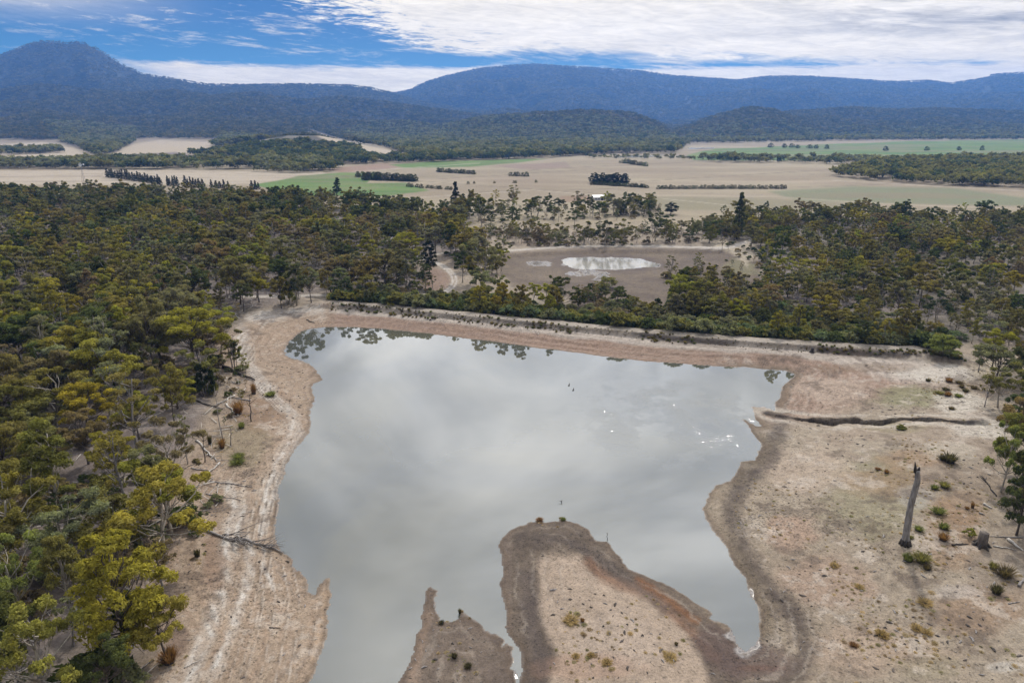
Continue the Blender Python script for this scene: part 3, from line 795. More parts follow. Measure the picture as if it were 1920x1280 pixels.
def build_ground():
    s1 = np.linspace(-.9, .9, 980)
    ext = .9 + np.cumsum(np.linspace(.004, .02, 15))
    S = np.concatenate([-ext[::-1], s1, ext])
    rows = [14.0]; y = 14.0
    while y < 6600:
        d = max(y, 30)
        step = (d * d + CAMZ * CAMZ) / (CAMZ * 683) * (.55 if y < 185 else .8)
        y += min(step, 9 + y * .0045); rows.append(y)
    Y = np.array(rows); AP = 46.0
    X = (Y + AP)[:, None] * S[None, :] * .93
    Yg = np.repeat(Y[:, None], len(S), 1)
    x, yv = X.ravel().astype(np.float32), Yg.ravel().astype(np.float32)
    nr = (yv < 420) & (np.abs(x) < 420)
    F = near_fields(x[nr], yv[nr])
    z = height(x, yv, F)
    fw = np.full(len(x), 9.0, np.float32)
    m = (yv > 600) & (yv < 1600)
    for P in FARWATER: fw[m] = np.minimum(fw[m], sdf(x[m], yv[m], P))
    z = np.where(fw < 2, np.minimum(z, -.05 + .04 * fw), z)
    col, wet, cls = paint(x, yv, z, F)
    nx, ny = len(S), len(Y)
    i = (np.arange(ny - 1)[:, None] * nx + np.arange(nx - 1)[None]).ravel()
    quads = np.stack([i, i + 1, i + nx + 1, i + nx], 1)
    fc = cls[quads[:, 0]]
    V = np.stack([x, yv, z], 1)
    rgba = np.concatenate([col, np.ones((len(col), 1), np.float32)], 1).astype(np.float32)

    def part(name, q, mat, zc=None):
        used = np.unique(q); mp = np.full(len(V), -1, np.int32); mp[used] = np.arange(len(used))
        VV = V[used].copy()
        if zc is not None: VV[:, 2] = zc
        me = mesh_np(name, VV, mp[q], mat, True, None if zc is not None else {'col': ('FLOAT_COLOR', rgba[used]), 'wet': ('FLOAT', wet[used])})
        return tag(add(name, me), kind='structure')
    for k, nm in enumerate(GROUND_NAMES):
        q = quads[fc == k]
        if len(q): part(nm, q, M_GROUND)
    dl = np.full(len(x), 99., np.float32); dl[nr] = F['dl']; dp = np.full(len(x), 99., np.float32); dp[nr] = F['dp']
    lay = [("lake_water", dl < .55, mat_water(lin(84, 86, 80) * .75), 0.0), ("pond_water", dp < 2.2, mat_water(lin(150, 149, 146) * .7, False, 2.5), PONDZ), ("distant_water", fw < 1.0, mat_water(lin(190, 186, 180), False), -0.02)]
    for nm, msk, mt, zc in lay:
        q = quads[msk[quads].all(1)]
        if len(q): part(nm, q, mt, zc)


build_ground()

# ------------------------------------------------------------------ foliage prototypes
def leaf_cloud(rng, cen, rad, per, size, up=.3, flat=.7):
    """leaf sprays in lobes: cen (n,3), rad (n,), per leaves each"""
    n = len(cen)
    d = rng.normal(size=(n * per, 3)); d /= np.linalg.norm(d, axis=1, keepdims=True)
    low = (d[:, 2] < -.25) & (rng.random(n * per) < .8)
    d[low, 2] *= -1
    idx = np.repeat(np.arange(n), per)
    r = rad[idx] * (.35 + .6 * rng.random(n * per) ** .6 + .3 * rng.random(n * per) ** 4)
    P = cen[idx] + d * r[:, None] * np.array([1, 1, flat])
    nn = d * .75 + rng.normal(size=d.shape) * .55 + np.array([0, 0, up]); nn /= np.linalg.norm(nn, axis=1, keepdims=True)
    t = np.cross(nn, rng.normal(size=d.shape)); t /= np.linalg.norm(t, axis=1, keepdims=True); b = np.cross(nn, t)
    s = size * (.55 + .8 * rng.random(n * per))[:, None]
    a, w = t * s, b * s * .42
    V = np.stack([P - a, P + w * .9 - a * .1, P + a, P - w - a * .05], 1).reshape(-1, 3)
    lv = np.clip(.5 * rng.random(n * per) + .5 * rng.random(n)[idx], 0, 1)
    tip = np.clip(d[:, 2] * .9 - .05 + rng.normal(size=n * per) * .2, 0, 1) * (.35 + .65 * rng.random(n)[idx])  # upper leaves yellower: new growth plus backlit crown tops put into the colour
    return V, np.arange(len(V)).reshape(-1, 4), np.repeat(lv, 4), np.repeat(tip, 4)


def limb(mb, rng, p0, p1, r0, r1, sides=5, sag=.1, n=4):
    p0, p1 = np.array(p0, float), np.array(p1, float)
    L = np.linalg.norm(p1 - p0)
    t = np.linspace(0, 1, n)[:, None]
    pts = p0 + (p1 - p0) * t + (rng.normal(size=(n, 3)) * L * .05 + np.array([0, 0, -sag * L]) * 1.0) * (np.sin(t * np.pi))
    mb.tube(pts, np.linspace(r0, r1, n), sides)


def make_plant(seed, style, lod):
    """returns (wood mesh, leaf mesh); about 10 m tall, crown about 3.4 m radius, scaled when placed"""
    rng = np.random.default_rng(seed)
    q = {0: (1.0, 1.0), 1: (.16, 2.3), 2: (.07, 3.2)}[lod]
    wood = MB(); sides = {0: 7, 1: 5, 2: 4}[lod]
    cen, rad = [], []
    H = 10.0
    if style == 'broad':                       # crowded clumps, uneven flat-domed top
        n = 24; R_ = 3.4
        for k in range(n):
            r = R_ * math.sqrt((k + .6) / n) * .95; a = k * 2.4 + rng.normal() * .4
            zz = H * (.92 - .17 * (r / R_) ** 2) - rng.random() ** 1.3 * H * .42
            cen.append((r * math.cos(a), r * math.sin(a), zz)); rad.append(rng.uniform(.75, 1.3))
        flat, per, sz = .72, 150, .15
    elif style == 'open':                      # clumps on spreading limbs with gaps between
        n = 18; R_ = 3.7
        for k in range(n):
            r = R_ * math.sqrt((k + .4) / n); a = k * 2.4 + rng.normal() * .6
            zz = H * (.93 - .2 * (r / R_) ** 1.5) - rng.random() * H * .44
            cen.append((r * math.cos(a), r * math.sin(a), zz)); rad.append(rng.uniform(.6, 1.2))
        flat, per, sz = .7, 150, .15
    elif style == 'dome':                      # young dense egg crown to near the ground
        n = 30
        for k in range(n):
            h = (k + .5) / n; a = k * 2.4 + rng.normal() * .3
            rr = 2.9 * math.sin(math.pi * (.14 + .82 * h)) ** .8 * rng.uniform(.55, 1.0)
            cen.append((rr * math.cos(a), rr * math.sin(a), H * (.20 + .72 * h))); rad.append(rng.uniform(.75, 1.25) * (1.15 - .45 * h))
        flat, per, sz = .85, 120, .15
    elif style == 'tall':
        n = 20
        for k in range(n):
            h = (k + .5) / n; a = k * 2.4 + rng.normal() * .5
            rr = (2.4 - 1.1 * h) * rng.uniform(.3, 1.0)
            cen.append((rr * math.cos(a), rr * math.sin(a), H * (.38 + .58 * h))); rad.append(rng.uniform(.6, 1.1))
        flat, per, sz = .8, 130, .15
    elif style == 'sparse':
        n = 14
        for k in range(n):
            h = (k + .5) / n; a = k * 2.4 + rng.normal() * .5
            rr = 2.9 * math.sin(math.pi * (.2 + .7 * h)) * rng.uniform(.4, 1.0)
            cen.append((rr * math.cos(a), rr * math.sin(a), H * (.4 + .55 * h))); rad.append(rng.uniform(.6, 1.1))
        flat, per, sz = .8, 42, .16
    elif style == 'shrub':                     # low, many stems: built about 3 m tall, 2 m radius
        H = 3.0; n = 18
        for k in range(n):
            r = 1.75 * math.sqrt((k + .3) / n); a = k * 2.4 + rng.normal() * .4
            cen.append((r * math.cos(a), r * math.sin(a), H * (.80 - .45 * (r / 1.75) ** 2) - rng.random() * .7)); rad.append(rng.uniform(.4, .8))
        flat, per, sz = .8, 80, .12
    elif style == 'pine':
        n = 30
        for k in range(n):
            h = (k + .5) / n; a = k * 2.4
            rr = 2.4 * (1 - h) ** .7 * rng.uniform(.6, 1.0)
            cen.append((rr * math.cos(a), rr * math.sin(a), H * (.10 + .86 * h))); rad.append(rng.uniform(.8, 1.15) * (1.1 - .5 * h))
        flat, per, sz = .8, 90, .17
    cen, rad = np.array(cen), np.array(rad)
    cen[:, :2] *= 1 + rng.normal(size=(1, 2)) * .1
    cen[:, 0] += cen[:, 2] * rng.normal() * .03
    cen += rng.normal(size=cen.shape) * .16 * (1 if H > 5 else .5)
    # wood
    if style == 'shrub':
        for k in range(0, n, 2): limb(wood, rng, (cen[k, 0] * .15, cen[k, 1] * .15, -.15), cen[k], .05, .02, 4, -.05)
    else:
        lean = rng.normal(size=2) * .3
        forks = {'broad': .42, 'open': .34, 'dome': .25, 'tall': .45, 'sparse': .35, 'pine': .12}[style]
        top = .9 if style in ('tall', 'pine', 'sparse') else .66
        zs = np.linspace(0, H * top, 7)
        stem = np.stack([lean[0] * (zs / H) * 2 + np.sin(zs * .7 + seed) * .12, lean[1] * (zs / H) * 2 + np.cos(zs * .6 + seed) * .12, zs - .25 * (zs == 0)], 1)
        rs = np.interp(zs, [0, .4, H * top], [.24, .17, .06])
        wood.tube(stem, rs, sides)
        lim = {0: len(cen), 1: 8, 2: 4}[lod]
        for k in np.linspace(0, len(cen) - 1, lim).astype(int):
            zf = max(H * forks * .75, min(cen[k, 2] - 1.4 - rng.random() * 2.2, H * top))
            base = np.array([np.interp(zf, zs, stem[:, 0]), np.interp(zf, zs, stem[:, 1]), zf])
            limb(wood, rng, base, cen[k] + np.array([0, 0, -.1]), .075, .025, max(3, sides - 2), .05)
            if lod == 0:
                for _ in range(2):
                    e = cen[k] + rng.normal(size=3) * rad[k] * .5
                    limb(wood, rng, base * .35 + cen[k] * .65, e, .03, .012, 3, .02, 3)
    # every clump is a bunch of smaller tufts
    if lod < 2:
        m = 5; d = rng.normal(size=(len(cen), m, 3)); d /= np.linalg.norm(d, axis=2, keepdims=True); d[..., 2] = np.abs(d[..., 2]) * .8 - .12
        c2 = (cen[:, None] + d * rad[:, None, None] * rng.uniform(.45, .85, (len(cen), m, 1)) * np.array([1, 1, flat])).reshape(-1, 3)
        r2 = (rad[:, None] * rng.uniform(.34, .62, (len(cen), m))).ravel()
    else:
        c2, r2, per = cen, rad, per * 4
    V, Fc, lv, tip = leaf_cloud(rng, c2, r2, max(5, int(per * q[0])), sz * q[1], .25, .85)
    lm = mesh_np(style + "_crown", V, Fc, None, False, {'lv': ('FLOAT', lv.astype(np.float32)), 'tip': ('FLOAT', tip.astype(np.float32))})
    return wood, lm


BARKOF = {'broad': M_BARK, 'open': M_PALEBARK, 'dome': M_BARK, 'tall': M_PALEBARK, 'sparse': M_GREY, 'shrub': M_GREY, 'pine': M_CHAR}
PROTO = {}


def proto(style, i):
    k = (style, i)
    if k not in PROTO:
        w, l = make_plant(hash(style) % 1 + sum(map(ord, style)) * 13 + i * 7, style, 0)
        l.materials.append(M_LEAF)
        PROTO[k] = (w.mesh(style + "_trunk", BARKOF[style]), l)
    return PROTO[k]


TINTS = {  # plain word: leaf colour
    'yellow-green': lin(117, 115, 59), 'golden-tipped': lin(123, 117, 57), 'olive': lin(101, 98, 62), 'dark green': lin(70, 77, 52),
    'grey-green': lin(102, 103, 83), 'brown-tinged': lin(104, 98, 77), 'bright green': lin(102, 110, 66), 'blue-green': lin(88, 98, 80), 'dark': lin(42, 49, 36)}


def plant(name, style, i, loc, h, w, tint, parts=('trunk', 'crown'), rng=random):
    """a tree or shrub as a thing: an Empty with trunk and crown. h, w in metres"""
    base_h, base_w = (3.0, 4.6) if style == 'shrub' else (10.0, {'broad': 8.4, 'open': 9.0, 'dome': 7.2, 'tall': 6.0, 'sparse': 6.8, 'pine': 6.2}[style])
    tm, cm = proto(style, i)
    r = empty(name, loc, rng.uniform(0, 6.28), (w / base_w, w / base_w, h / base_h))
    add(parts[0], tm, r)
    c = add(parts[1], cm, r)
    j = np.array([rng.uniform(.93, 1.12), rng.uniform(.92, 1.04), rng.uniform(.85, 1.15)])
    c.color = (*[float(a) for a in TINTS[tint] * j], 1)
    return r


# ------------------------------------------------------------------ masses too many to count: one object each
def scatter(name, P, rot, scl, tint, idx, protos, label):
    """one 'stuff' object: points carrying instances of the given plant meshes"""
    coll = bpy.data.collections.new(name + "_kinds")
    for k, (meshes) in enumerate(protos):
        o = bpy.data.objects.new("%s_kind_%02d" % (name, k), meshes); coll.objects.link(o)
    n = len(P)
    me = bpy.data.meshes.new(name)
    me.vertices.add(n); me.vertices.foreach_set('co', np.asarray(P, np.float32).ravel())
    def at(nm, typ, arr, key): 
        a = me.attributes.new(nm, typ, 'POINT'); a.data.foreach_set(key, np.ascontiguousarray(arr).ravel())
    at('rz', 'FLOAT', np.asarray(rot, np.float32), 'value')
    at('scl', 'FLOAT_VECTOR', np.asarray(scl, np.float32), 'vector')
    at('kind_index', 'INT', np.asarray(idx, np.int32), 'value')
    at('tint', 'FLOAT_COLOR', np.concatenate([np.asarray(tint, np.float32), np.ones((n, 1), np.float32)], 1), 'color')
    o = add(name, me)
    g = bpy.data.node_groups.new(name + "_scatter", 'GeometryNodeTree')
    g.interface.new_socket('Geometry', in_out='INPUT', socket_type='NodeSocketGeometry')
    g.interface.new_socket('Geometry', in_out='OUTPUT', socket_type='NodeSocketGeometry')
    t = NT(g)
    gi, go = t.new('NodeGroupInput'), t.new('NodeGroupOutput')
    ci = t.new('GeometryNodeCollectionInfo'); ci.inputs[0].default_value = coll
    ci.inputs['Separate Children'].default_value = True; ci.inputs['Reset Children'].default_value = True
    ip = t.new('GeometryNodeInstanceOnPoints'); ip.inputs['Pick Instance'].default_value = True
    def na(nm, typ):
        q = t.new('GeometryNodeInputNamedAttribute', data_type=typ); q.inputs[0].default_value = nm; return q.outputs[0]
    t.l.new(gi.outputs[0], ip.inputs['Points']); t.l.new(ci.outputs[0], ip.inputs['Instance'])
    t.l.new(na('kind_index', 'INT'), ip.inputs['Instance Index'])
    t.l.new(t.xyz_geo(na('rz', 'FLOAT')), ip.inputs['Rotation'])
    t.l.new(na('scl', 'FLOAT_VECTOR'), ip.inputs['Scale'])
    t.l.new(ip.outputs[0], go.inputs[0])
    md = o.modifiers.new("scatter", 'NODES'); md.node_group = g
    return tag(o, label, kind='stuff')


def _xyz_geo(s, z):
    n = s.new('ShaderNodeCombineXYZ'); s.put(n.inputs[2], z)
    e = s.new('FunctionNodeEulerToRotation'); s.l.new(n.outputs[0], e.inputs[0]); return e.outputs[0]


NT.xyz_geo = _xyz_geo
ISTYLES = ['broad', 'open', 'tall', 'dome', 'sparse', 'shrub', 'pine']


def lod_mesh(style, i, lod):
    """trunk and leaves of a far plant in one mesh"""
    w, l = make_plant(sum(map(ord, style)) * 13 + i * 7 + 500 * lod, style, lod)
    wv = np.concatenate(w.v); wf = np.concatenate(w.f)
    lv = np.zeros(len(l.vertices), np.float32); tp = lv.copy(); co = np.zeros(len(lv) * 3, np.float32)
    l.attributes['lv'].data.foreach_get('value', lv); l.attributes['tip'].data.foreach_get('value', tp); l.vertices.foreach_get('co', co)
    lf = np.zeros(len(l.polygons) * 4, np.int32); l.loops.foreach_get('vertex_index', lf)
    deg = wf[:, 2] == wf[:, 3]
    wf = wf[~deg]
    V = np.concatenate([co.reshape(-1, 3), wv]); Fq = np.concatenate([lf.reshape(-1, 4), wf + len(lv)])
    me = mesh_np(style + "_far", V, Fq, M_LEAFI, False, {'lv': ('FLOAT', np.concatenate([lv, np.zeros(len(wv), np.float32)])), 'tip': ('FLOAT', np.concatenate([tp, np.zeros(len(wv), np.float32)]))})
    me.materials.append(BARKOF[style])
    mi = np.zeros(len(Fq), np.int32); mi[len(lf) // 4:] = 1
    me.polygons.foreach_set('material_index', mi)
    bpy.data.meshes.remove(l)
    return me


def blob_mesh(seed, n=34):
    """a far canopy: a loose tuft of leaf sprays, unit size about 1"""
    rng = np.random.default_rng(seed)
    c = np.array([(rng.normal() * .22, rng.normal() * .22, .45 + .3 * rng.random()) for _ in range(4)]); r = rng.uniform(.25, .38, 4)
    V, Fq, lv, tip = leaf_cloud(rng, c, r, n, .17, .4, .85)
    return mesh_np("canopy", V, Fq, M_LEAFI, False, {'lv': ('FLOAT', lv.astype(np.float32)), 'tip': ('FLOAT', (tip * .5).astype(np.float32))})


# ------------------------------------------------------------------ trees: where they stand
RNG = np.random.default_rng(11)
rnd = random.Random(5)

# the ones that can be picked out in the photograph: (u, v of the foot, height px, crown width px, style, tint, label)
HAND = [
 (238, 1228, 236, 190, 'dome', 'golden-tipped', "big golden-tipped gum with a rounded crown at the near left, over the pale clay track"),
 (312, 1236, 118, 118, 'broad', 'golden-tipped', "low spreading golden gum leaning towards the pale clay track in the near left corner"),
 (52, 1165, 178, 130, 'open', 'bright green', "bright green gum on several slim stems near the left frame edge"),
 (136, 1160, 160, 84, 'tall', 'olive', "slim olive gum between the bright green gum and the big golden gum"),
 (86, 1335, 226, 200, 'open', 'yellow-green', "wide yellow-green gum cut off by the bottom left corner"),
 (212, 1318, 130, 112, 'broad', 'dark green', "low dark green tree beside the big golden gum, over the bottom left litter"),
 (14, 1012, 192, 150, 'open', 'yellow-green', "tall dark-stemmed gum with pale yellow-green pads at the left frame edge"),
 (318, 1002, 150, 185, 'open', 'yellow-green', "broad gum whose pads reach over the bank above the long fallen tree"),
 (222, 1046, 122, 150, 'broad', 'olive', "olive gum with crowded clumps just left of the fallen tree's root end"),
 (105, 952, 76, 58, 'broad', 'brown-tinged', "small brown-tinged gum right of the tall dark-stemmed gum"),
 (60, 832, 118, 134, 'broad', 'olive', "wide olive gum in the left forest with a rusty crown top"),
 (68, 838, 86, 78, 'open', 'grey-green', "grey-green gum on a dark forked trunk in front of the wide olive gum"),
 (168, 818, 104, 98, 'broad', 'golden-tipped', "brightest yellow-topped gum in the middle of the left forest"),
 (262, 822, 92, 80, 'broad', 'yellow-green', "yellow-topped gum just right of the brightest yellow gum"),
 (165, 870, 104, 96, 'broad', 'brown-tinged', "rusty-topped gum standing in front of the brightest yellow gum"),
 (218, 894, 88, 92, 'broad', 'yellow-green', "rounded yellow-olive gum beside a grey dead branch"),
 (329, 798, 122, 74, 'broad', 'olive', "tall gum with a bare straight trunk at the forest edge by the dark bush"),
 (352, 870, 96, 36, 'sparse', 'grey-green', "thin grey-green sapling at the forest edge by the bleached branches"),
 (290, 700, 150, 90, 'broad', 'grey-green', "tall full grey-green gum standing above the forest left of the lake corner"),
 (445, 690, 54, 26, 'tall', 'dark green', "small dark gum on a bare stem beside the track's upper bend"),
 (455, 1010 - 330, 40, 16, 'tall', 'olive', None),
 # near right
 (1876, 922, 142, 82, 'open', 'bright green', "bright green gum leaning over the sand at the right frame edge"),
 (1906, 1004, 142, 84, 'dome', 'dark green', "dense dark green tree low at the right frame edge above the stump"),
 (1872, 764, 96, 82, 'open', 'olive', "many-stemmed olive gum on white sand at the right edge"),
 (1846, 762, 66, 32, 'sparse', 'olive', "thin olive sapling left of the many-stemmed gum on white sand"),
 (1917, 744, 54, 40, 'open', 'olive', "small olive gum at the right frame edge behind the many-stemmed gum"),
 (1902, 792, 56, 60, 'dome', 'dark green', "dark bushy tree in front of the many-stemmed gum at the right edge"),
 (1834, 697, 54, 36, 'sparse', 'grey-green', "small loose grey-green gum on sand past the end of the dam"),
 (1888, 660, 52, 40, 'open', 'olive', "forked olive gum on pale sand behind the dam's right end"),
 (1822, 644, 48, 28, 'tall', 'yellow-green', "slim yellow-green gum standing alone near the dam's right end"),
 (1862, 647, 46, 64, 'sparse', 'grey-green', "spreading bare-limbed grey tree near the dam's right end"),
 # along the dam
 (1687, 641, 66, 44, 'dome', 'olive', "green gum in the pair of tall trees behind the right part of the dam"),
 (1653, 643, 64, 46, 'open', 'golden-tipped', "orange-topped gum in the pair of tall trees behind the right part of the dam"),
 (1615, 642, 44, 36, 'dome', 'dark green', "dark round gum left of the orange-topped gum behind the dam"),
 (1490, 614, 46, 36, 'dome', 'yellow-green', "right one of two yellow-topped round gums behind the dam"),
 (1455, 626, 46, 38, 'dome', 'yellow-green', "left one of two yellow-topped round gums behind the dam"),
 (1297, 602, 60, 52, 'dome', 'olive', "round dome-crowned gum in front of the clump below the pond"),
 (1270, 590, 80, 54, 'broad', 'yellow-green', "tallest yellow-green gum of the clump below the pond"),
 (1322, 572, 62, 48, 'open', 'olive', "rearmost gum of the clump below the pond"),
 (1383, 608, 50, 48, 'broad', 'golden-tipped', "golden-topped gum right of the clump below the pond"),
 (1378, 542, 38, 32, 'broad', 'brown-tinged', "small umbrella-shaped gum on the brown pond flat"),
 (1256, 523, 44, 30, 'sparse', 'grey-green', "thin pale leaning tree on the brown flat by the pond"),
 (1052, 586, 70, 64, 'open', 'dark green', "dark broad gum left of the pond flat, behind the dam"),
 (1030, 594, 46, 34, 'dome', 'yellow-green', "bright yellow-green young gum at the foot of the dark broad gum"),
 (977, 594, 64, 38, 'dome', 'olive', "second young gum from the right in the row behind the dam"),
 (942, 588, 62, 42, 'dome', 'golden-tipped', "golden young gum in the row behind the dam"),
 (898, 588, 54, 38, 'dome', 'golden-tipped', "leftmost golden young gum in the row behind the dam"),
 (852, 590, 46, 24, 'tall', 'olive', "slim little gum standing on the dam crest"),
 (528, 578, 66, 44, 'broad', 'olive', "leftmost gum on the bank at the head of the lake"), (556, 573, 78, 46, 'tall', 'dark green', "tall dark gum on the bank at the head of the lake"), (584, 568, 70, 46, 'broad', 'grey-green', "grey-green gum on the bank at the head of the lake"),
 (612, 563, 60, 34, 'tall', 'olive', "narrow gum where the bank meets the dam"), (650, 566, 62, 44, 'open', 'dark green', "tall open gum behind the dam's left end"), (690, 566, 52, 48, 'broad', 'olive', "broad gum behind the dam's left end"),
 (735, 572, 44, 40, 'dome', 'grey-green', "round grey-green gum behind the dam, left part"),
 (906, 540, 108, 82, 'open', 'grey-green', "big gum with a pale trunk between the winding track and the pond"),
 (868, 530, 76, 50, 'open', 'dark green', "dark gum left of the big pale-trunked gum"),
 (806, 514, 66, 34, 'dome', 'dark', "dark narrow tree standing beside the winding track"),
 (765, 480, 52, 40, 'dome', 'olive', "green tree at the upper end of the winding track"),
 # beyond the pond
 (905, 432, 72, 50, 'open', 'dark green', "tall gum in the dry paddock behind the pond's left end"),
 (855, 400, 60, 30, 'pine', 'dark', "dark upright tree where the left forest meets the dry paddock"),
 (1008, 408, 46, 60, 'open', 'dark green', "spreading gum at the back of the dry paddock"),
 (962, 385, 38, 34, 'sparse', 'grey-green', "loose grey gum with white limbs at the back of the dry paddock"),
 (1055, 447, 34, 28, 'open', 'olive', "lone small gum on a bare stem in the dry paddock"),
 (1095, 458, 48, 42, 'open', 'olive', "left gum of the row behind the pond bank"),
 (1135, 460, 54, 52, 'open', 'dark green', "middle gum of the row behind the pond bank"),
 (1170, 458, 50, 40, 'open', 'olive', "right gum of the row behind the pond bank"),
 (1228, 452, 64, 46, 'open', 'dark green', "tall gum right of the row behind the pond bank"),
 (1150, 404, 44, 44, 'open', 'grey-green', "middle spreading gum beside the small white farm shed"),
 (1185, 402, 46, 40, 'open', 'dark green', "dark gum right of the small white farm shed"),
 (1085, 392, 36, 30, 'open', 'grey-green', "gum just left of the small white farm shed"),
 (1258, 402, 24, 36, 'dome', 'dark', "round dark tree in the paddock right of the white shed"),
 (1382, 448, 88, 40, 'pine', 'dark green', "tall pointed tree rising above the right forest's far edge"),
 (632, 366, 34, 24, 'pine', 'dark', "tall dark pine rising before the bright green paddock"),
]


def spread(poly, spac, seed, umax=2200, umin=-260, vmax=1400, n=60000):
    """points inside a pixel outline, evenly spaced on the ground"""
    rng = np.random.default_rng(seed)
    p = np.array(poly, float)
    wx, wy = unproj(np.clip(p[:, 0], umin, umax), np.clip(p[:, 1], 0, vmax))
    X = rng.uniform(wx.min(), wx.max(), n); Y = rng.uniform(wy.min(), wy.max(), n)
    u, v, _ = project(X, Y, np.zeros(n))
    ok = inside(u, v, poly) & (u > umin) & (u < umax) & (v < vmax)
    X, Y = X[ok], Y[ok]
    cell, out = {}, []
    for x, y in zip(X, Y):
        s = spac * (1 + .9 * (vn(np.array([x / 18.]), np.array([y / 18.]), 3)[0] - .5))
        k = (int(x // spac), int(y // spac)); bad = False
        for a in (-1, 0, 1):
            for b in (-1, 0, 1):
                for qx, qy in cell.get((k[0] + a, k[1] + b), ()):
                    if (qx - x) ** 2 + (qy - y) ** 2 < s * s: bad = True; break
                if bad: break
            if bad: break
        if not bad: cell.setdefault(k, []).append((x, y)); out.append((x, y))
    return np.array(out)


def zone(u, v):
    """where a forest tree stands, in words that can be followed in the photograph"""
    if u < 880 and v > 345:
        edge = u > np.interp(v, [480, 560, 600, 700, 800, 900, 1000, 1300], [700, 480, 410, 360, 300, 270, 260, 200])
        if u > 520 and v > 530: return "at the head of the lake"
        if v > 1120: return "on the clay track's edge" if edge else "in the near left corner"
        if v > 990: return "beside the fallen tree's roots" if edge else "level with the fallen tree"
        if v > 860: return "behind the bleached branches" if edge else "left of the bleached branches"
        if v > 740: return "behind the bank's brushwood" if edge else "around the yellow-topped gum"
        if v > 640: return "on the edge by the lake corner" if edge else "level with the lake's top corner"
        if v > 560: return "near the dam's left end" if edge else "level with the dam's left end"
        if v > 470: return "beside the winding track" if u > 600 else ("left of the winding track" if u > 300 else "at the left border below the windbreak")
        if v > 410: return "above the winding track" if u > 560 else "below the pine windbreak"
        return "before the bright green paddock" if u > 420 else "on the far rim below the straw paddock"
    if u > 1820 and v > 690: return "at the right frame edge"
    if u < 1345 and v < 425: return "at the dry paddock's back"
    if u < 1345 and v < 470: return "behind the pond bank"
    if u < 960 and v < 556: return "between winding track and pond"
    if u < 1090: return "in the row behind the dam"
    if u < 1450 and v > 540: return "in the clump below the pond"
    if v < 440: return "on the right forest's far rim" if u > 1500 else "behind the pale sand clearing"
    if v < 520: return "right of the pale sand clearing" if u < 1650 else "in the upper right forest"
    if v < 590: return "right of the pond flat" if u < 1600 else "in the middle of the right forest"
    if v < 650: return "behind the dam's right half" if u < 1750 else "above the dam's right end"
    return "at the right border past the dam"


def behind(u, off):
    """ground point behind the dam crest (off metres downstream) that is seen in pixel column u"""
    c = np.array(CREST); k = np.linspace(0, len(c) - 1.001, 900); i = k.astype(int); f = (k - i)[:, None]
    q = c[i] * (1 - f) + c[i + 1] * f + CRN * off
    z = height(q[:, 0], q[:, 1]); uu = project(q[:, 0], q[:, 1], z)[0]
    j = int(np.argmin(np.abs(uu - u)))
    return float(q[j, 0]), float(q[j, 1]), float(z[j])


NEARDAM = {'735': 6, '898': 6, '942': 8, '977': 7, '650': 7, '690': 5, '1030': 7, '1455': 5, '1490': 9, '1615': 4, '1653': 5, '1687': 6}
TREES = []       # u, v, x, y, z, h, w, style, tint, label
for (u, v, hp, wp, st, ti, lb) in HAND:
    if lb is None: continue
    x, y, z = behind(u, NEARDAM[str(u)]) if str(u) in NEARDAM and v > 560 else gpt(u, v)
    dep = project(x, y, z)[2]; top_v = v - hp
    # height in metres from its pixel height
    h = 5.0
    for _ in range(12):
        _, vt, _ = project(x, y, z + h)
        v0 = project(x, y, z)[1]; h *= max(v0 - top_v, 4) / max(v0 - vt, 1)
    TREES.append([u, v, x, y, z, float(h), float(wp * dep / FPX), st, ti, lb])
hand_xy = np.array([(t[2], t[3]) for t in TREES])


def TRACK_GAP(u, v): return bool(inside(np.array([u]), np.array([v]), [(795,474),(832,480),(868,508),(884,545),(870,600),(830,606),(800,580),(750,572),(700,560),(740,548),(815,545),(828,520),(795,492)])[0])


def auto_tint(x, y, u, v, rg):
    a = fbm(np.array([x]), np.array([y]), 38, 300, 3)[0] + rg.uniform(-.16, .16)
    if u < 900 and v > 700: opts = ['yellow-green', 'olive', 'grey-green', 'olive', 'yellow-green', 'dark green', 'olive', 'brown-tinged', 'golden-tipped', 'grey-green']
    elif u < 900 and v > 430: opts = ['olive', 'brown-tinged', 'grey-green', 'olive', 'brown-tinged', 'dark green', 'yellow-green']
    elif u < 900: opts = ['olive', 'grey-green', 'dark green', 'olive', 'grey-green', 'brown-tinged', 'dark green']
    else: opts = ['olive', 'dark green', 'grey-green', 'olive', 'yellow-green', 'dark green', 'olive', 'grey-green', 'brown-tinged']
    return opts[int((a + .5) * 1.3 * len(opts) * 2) % len(opts)]


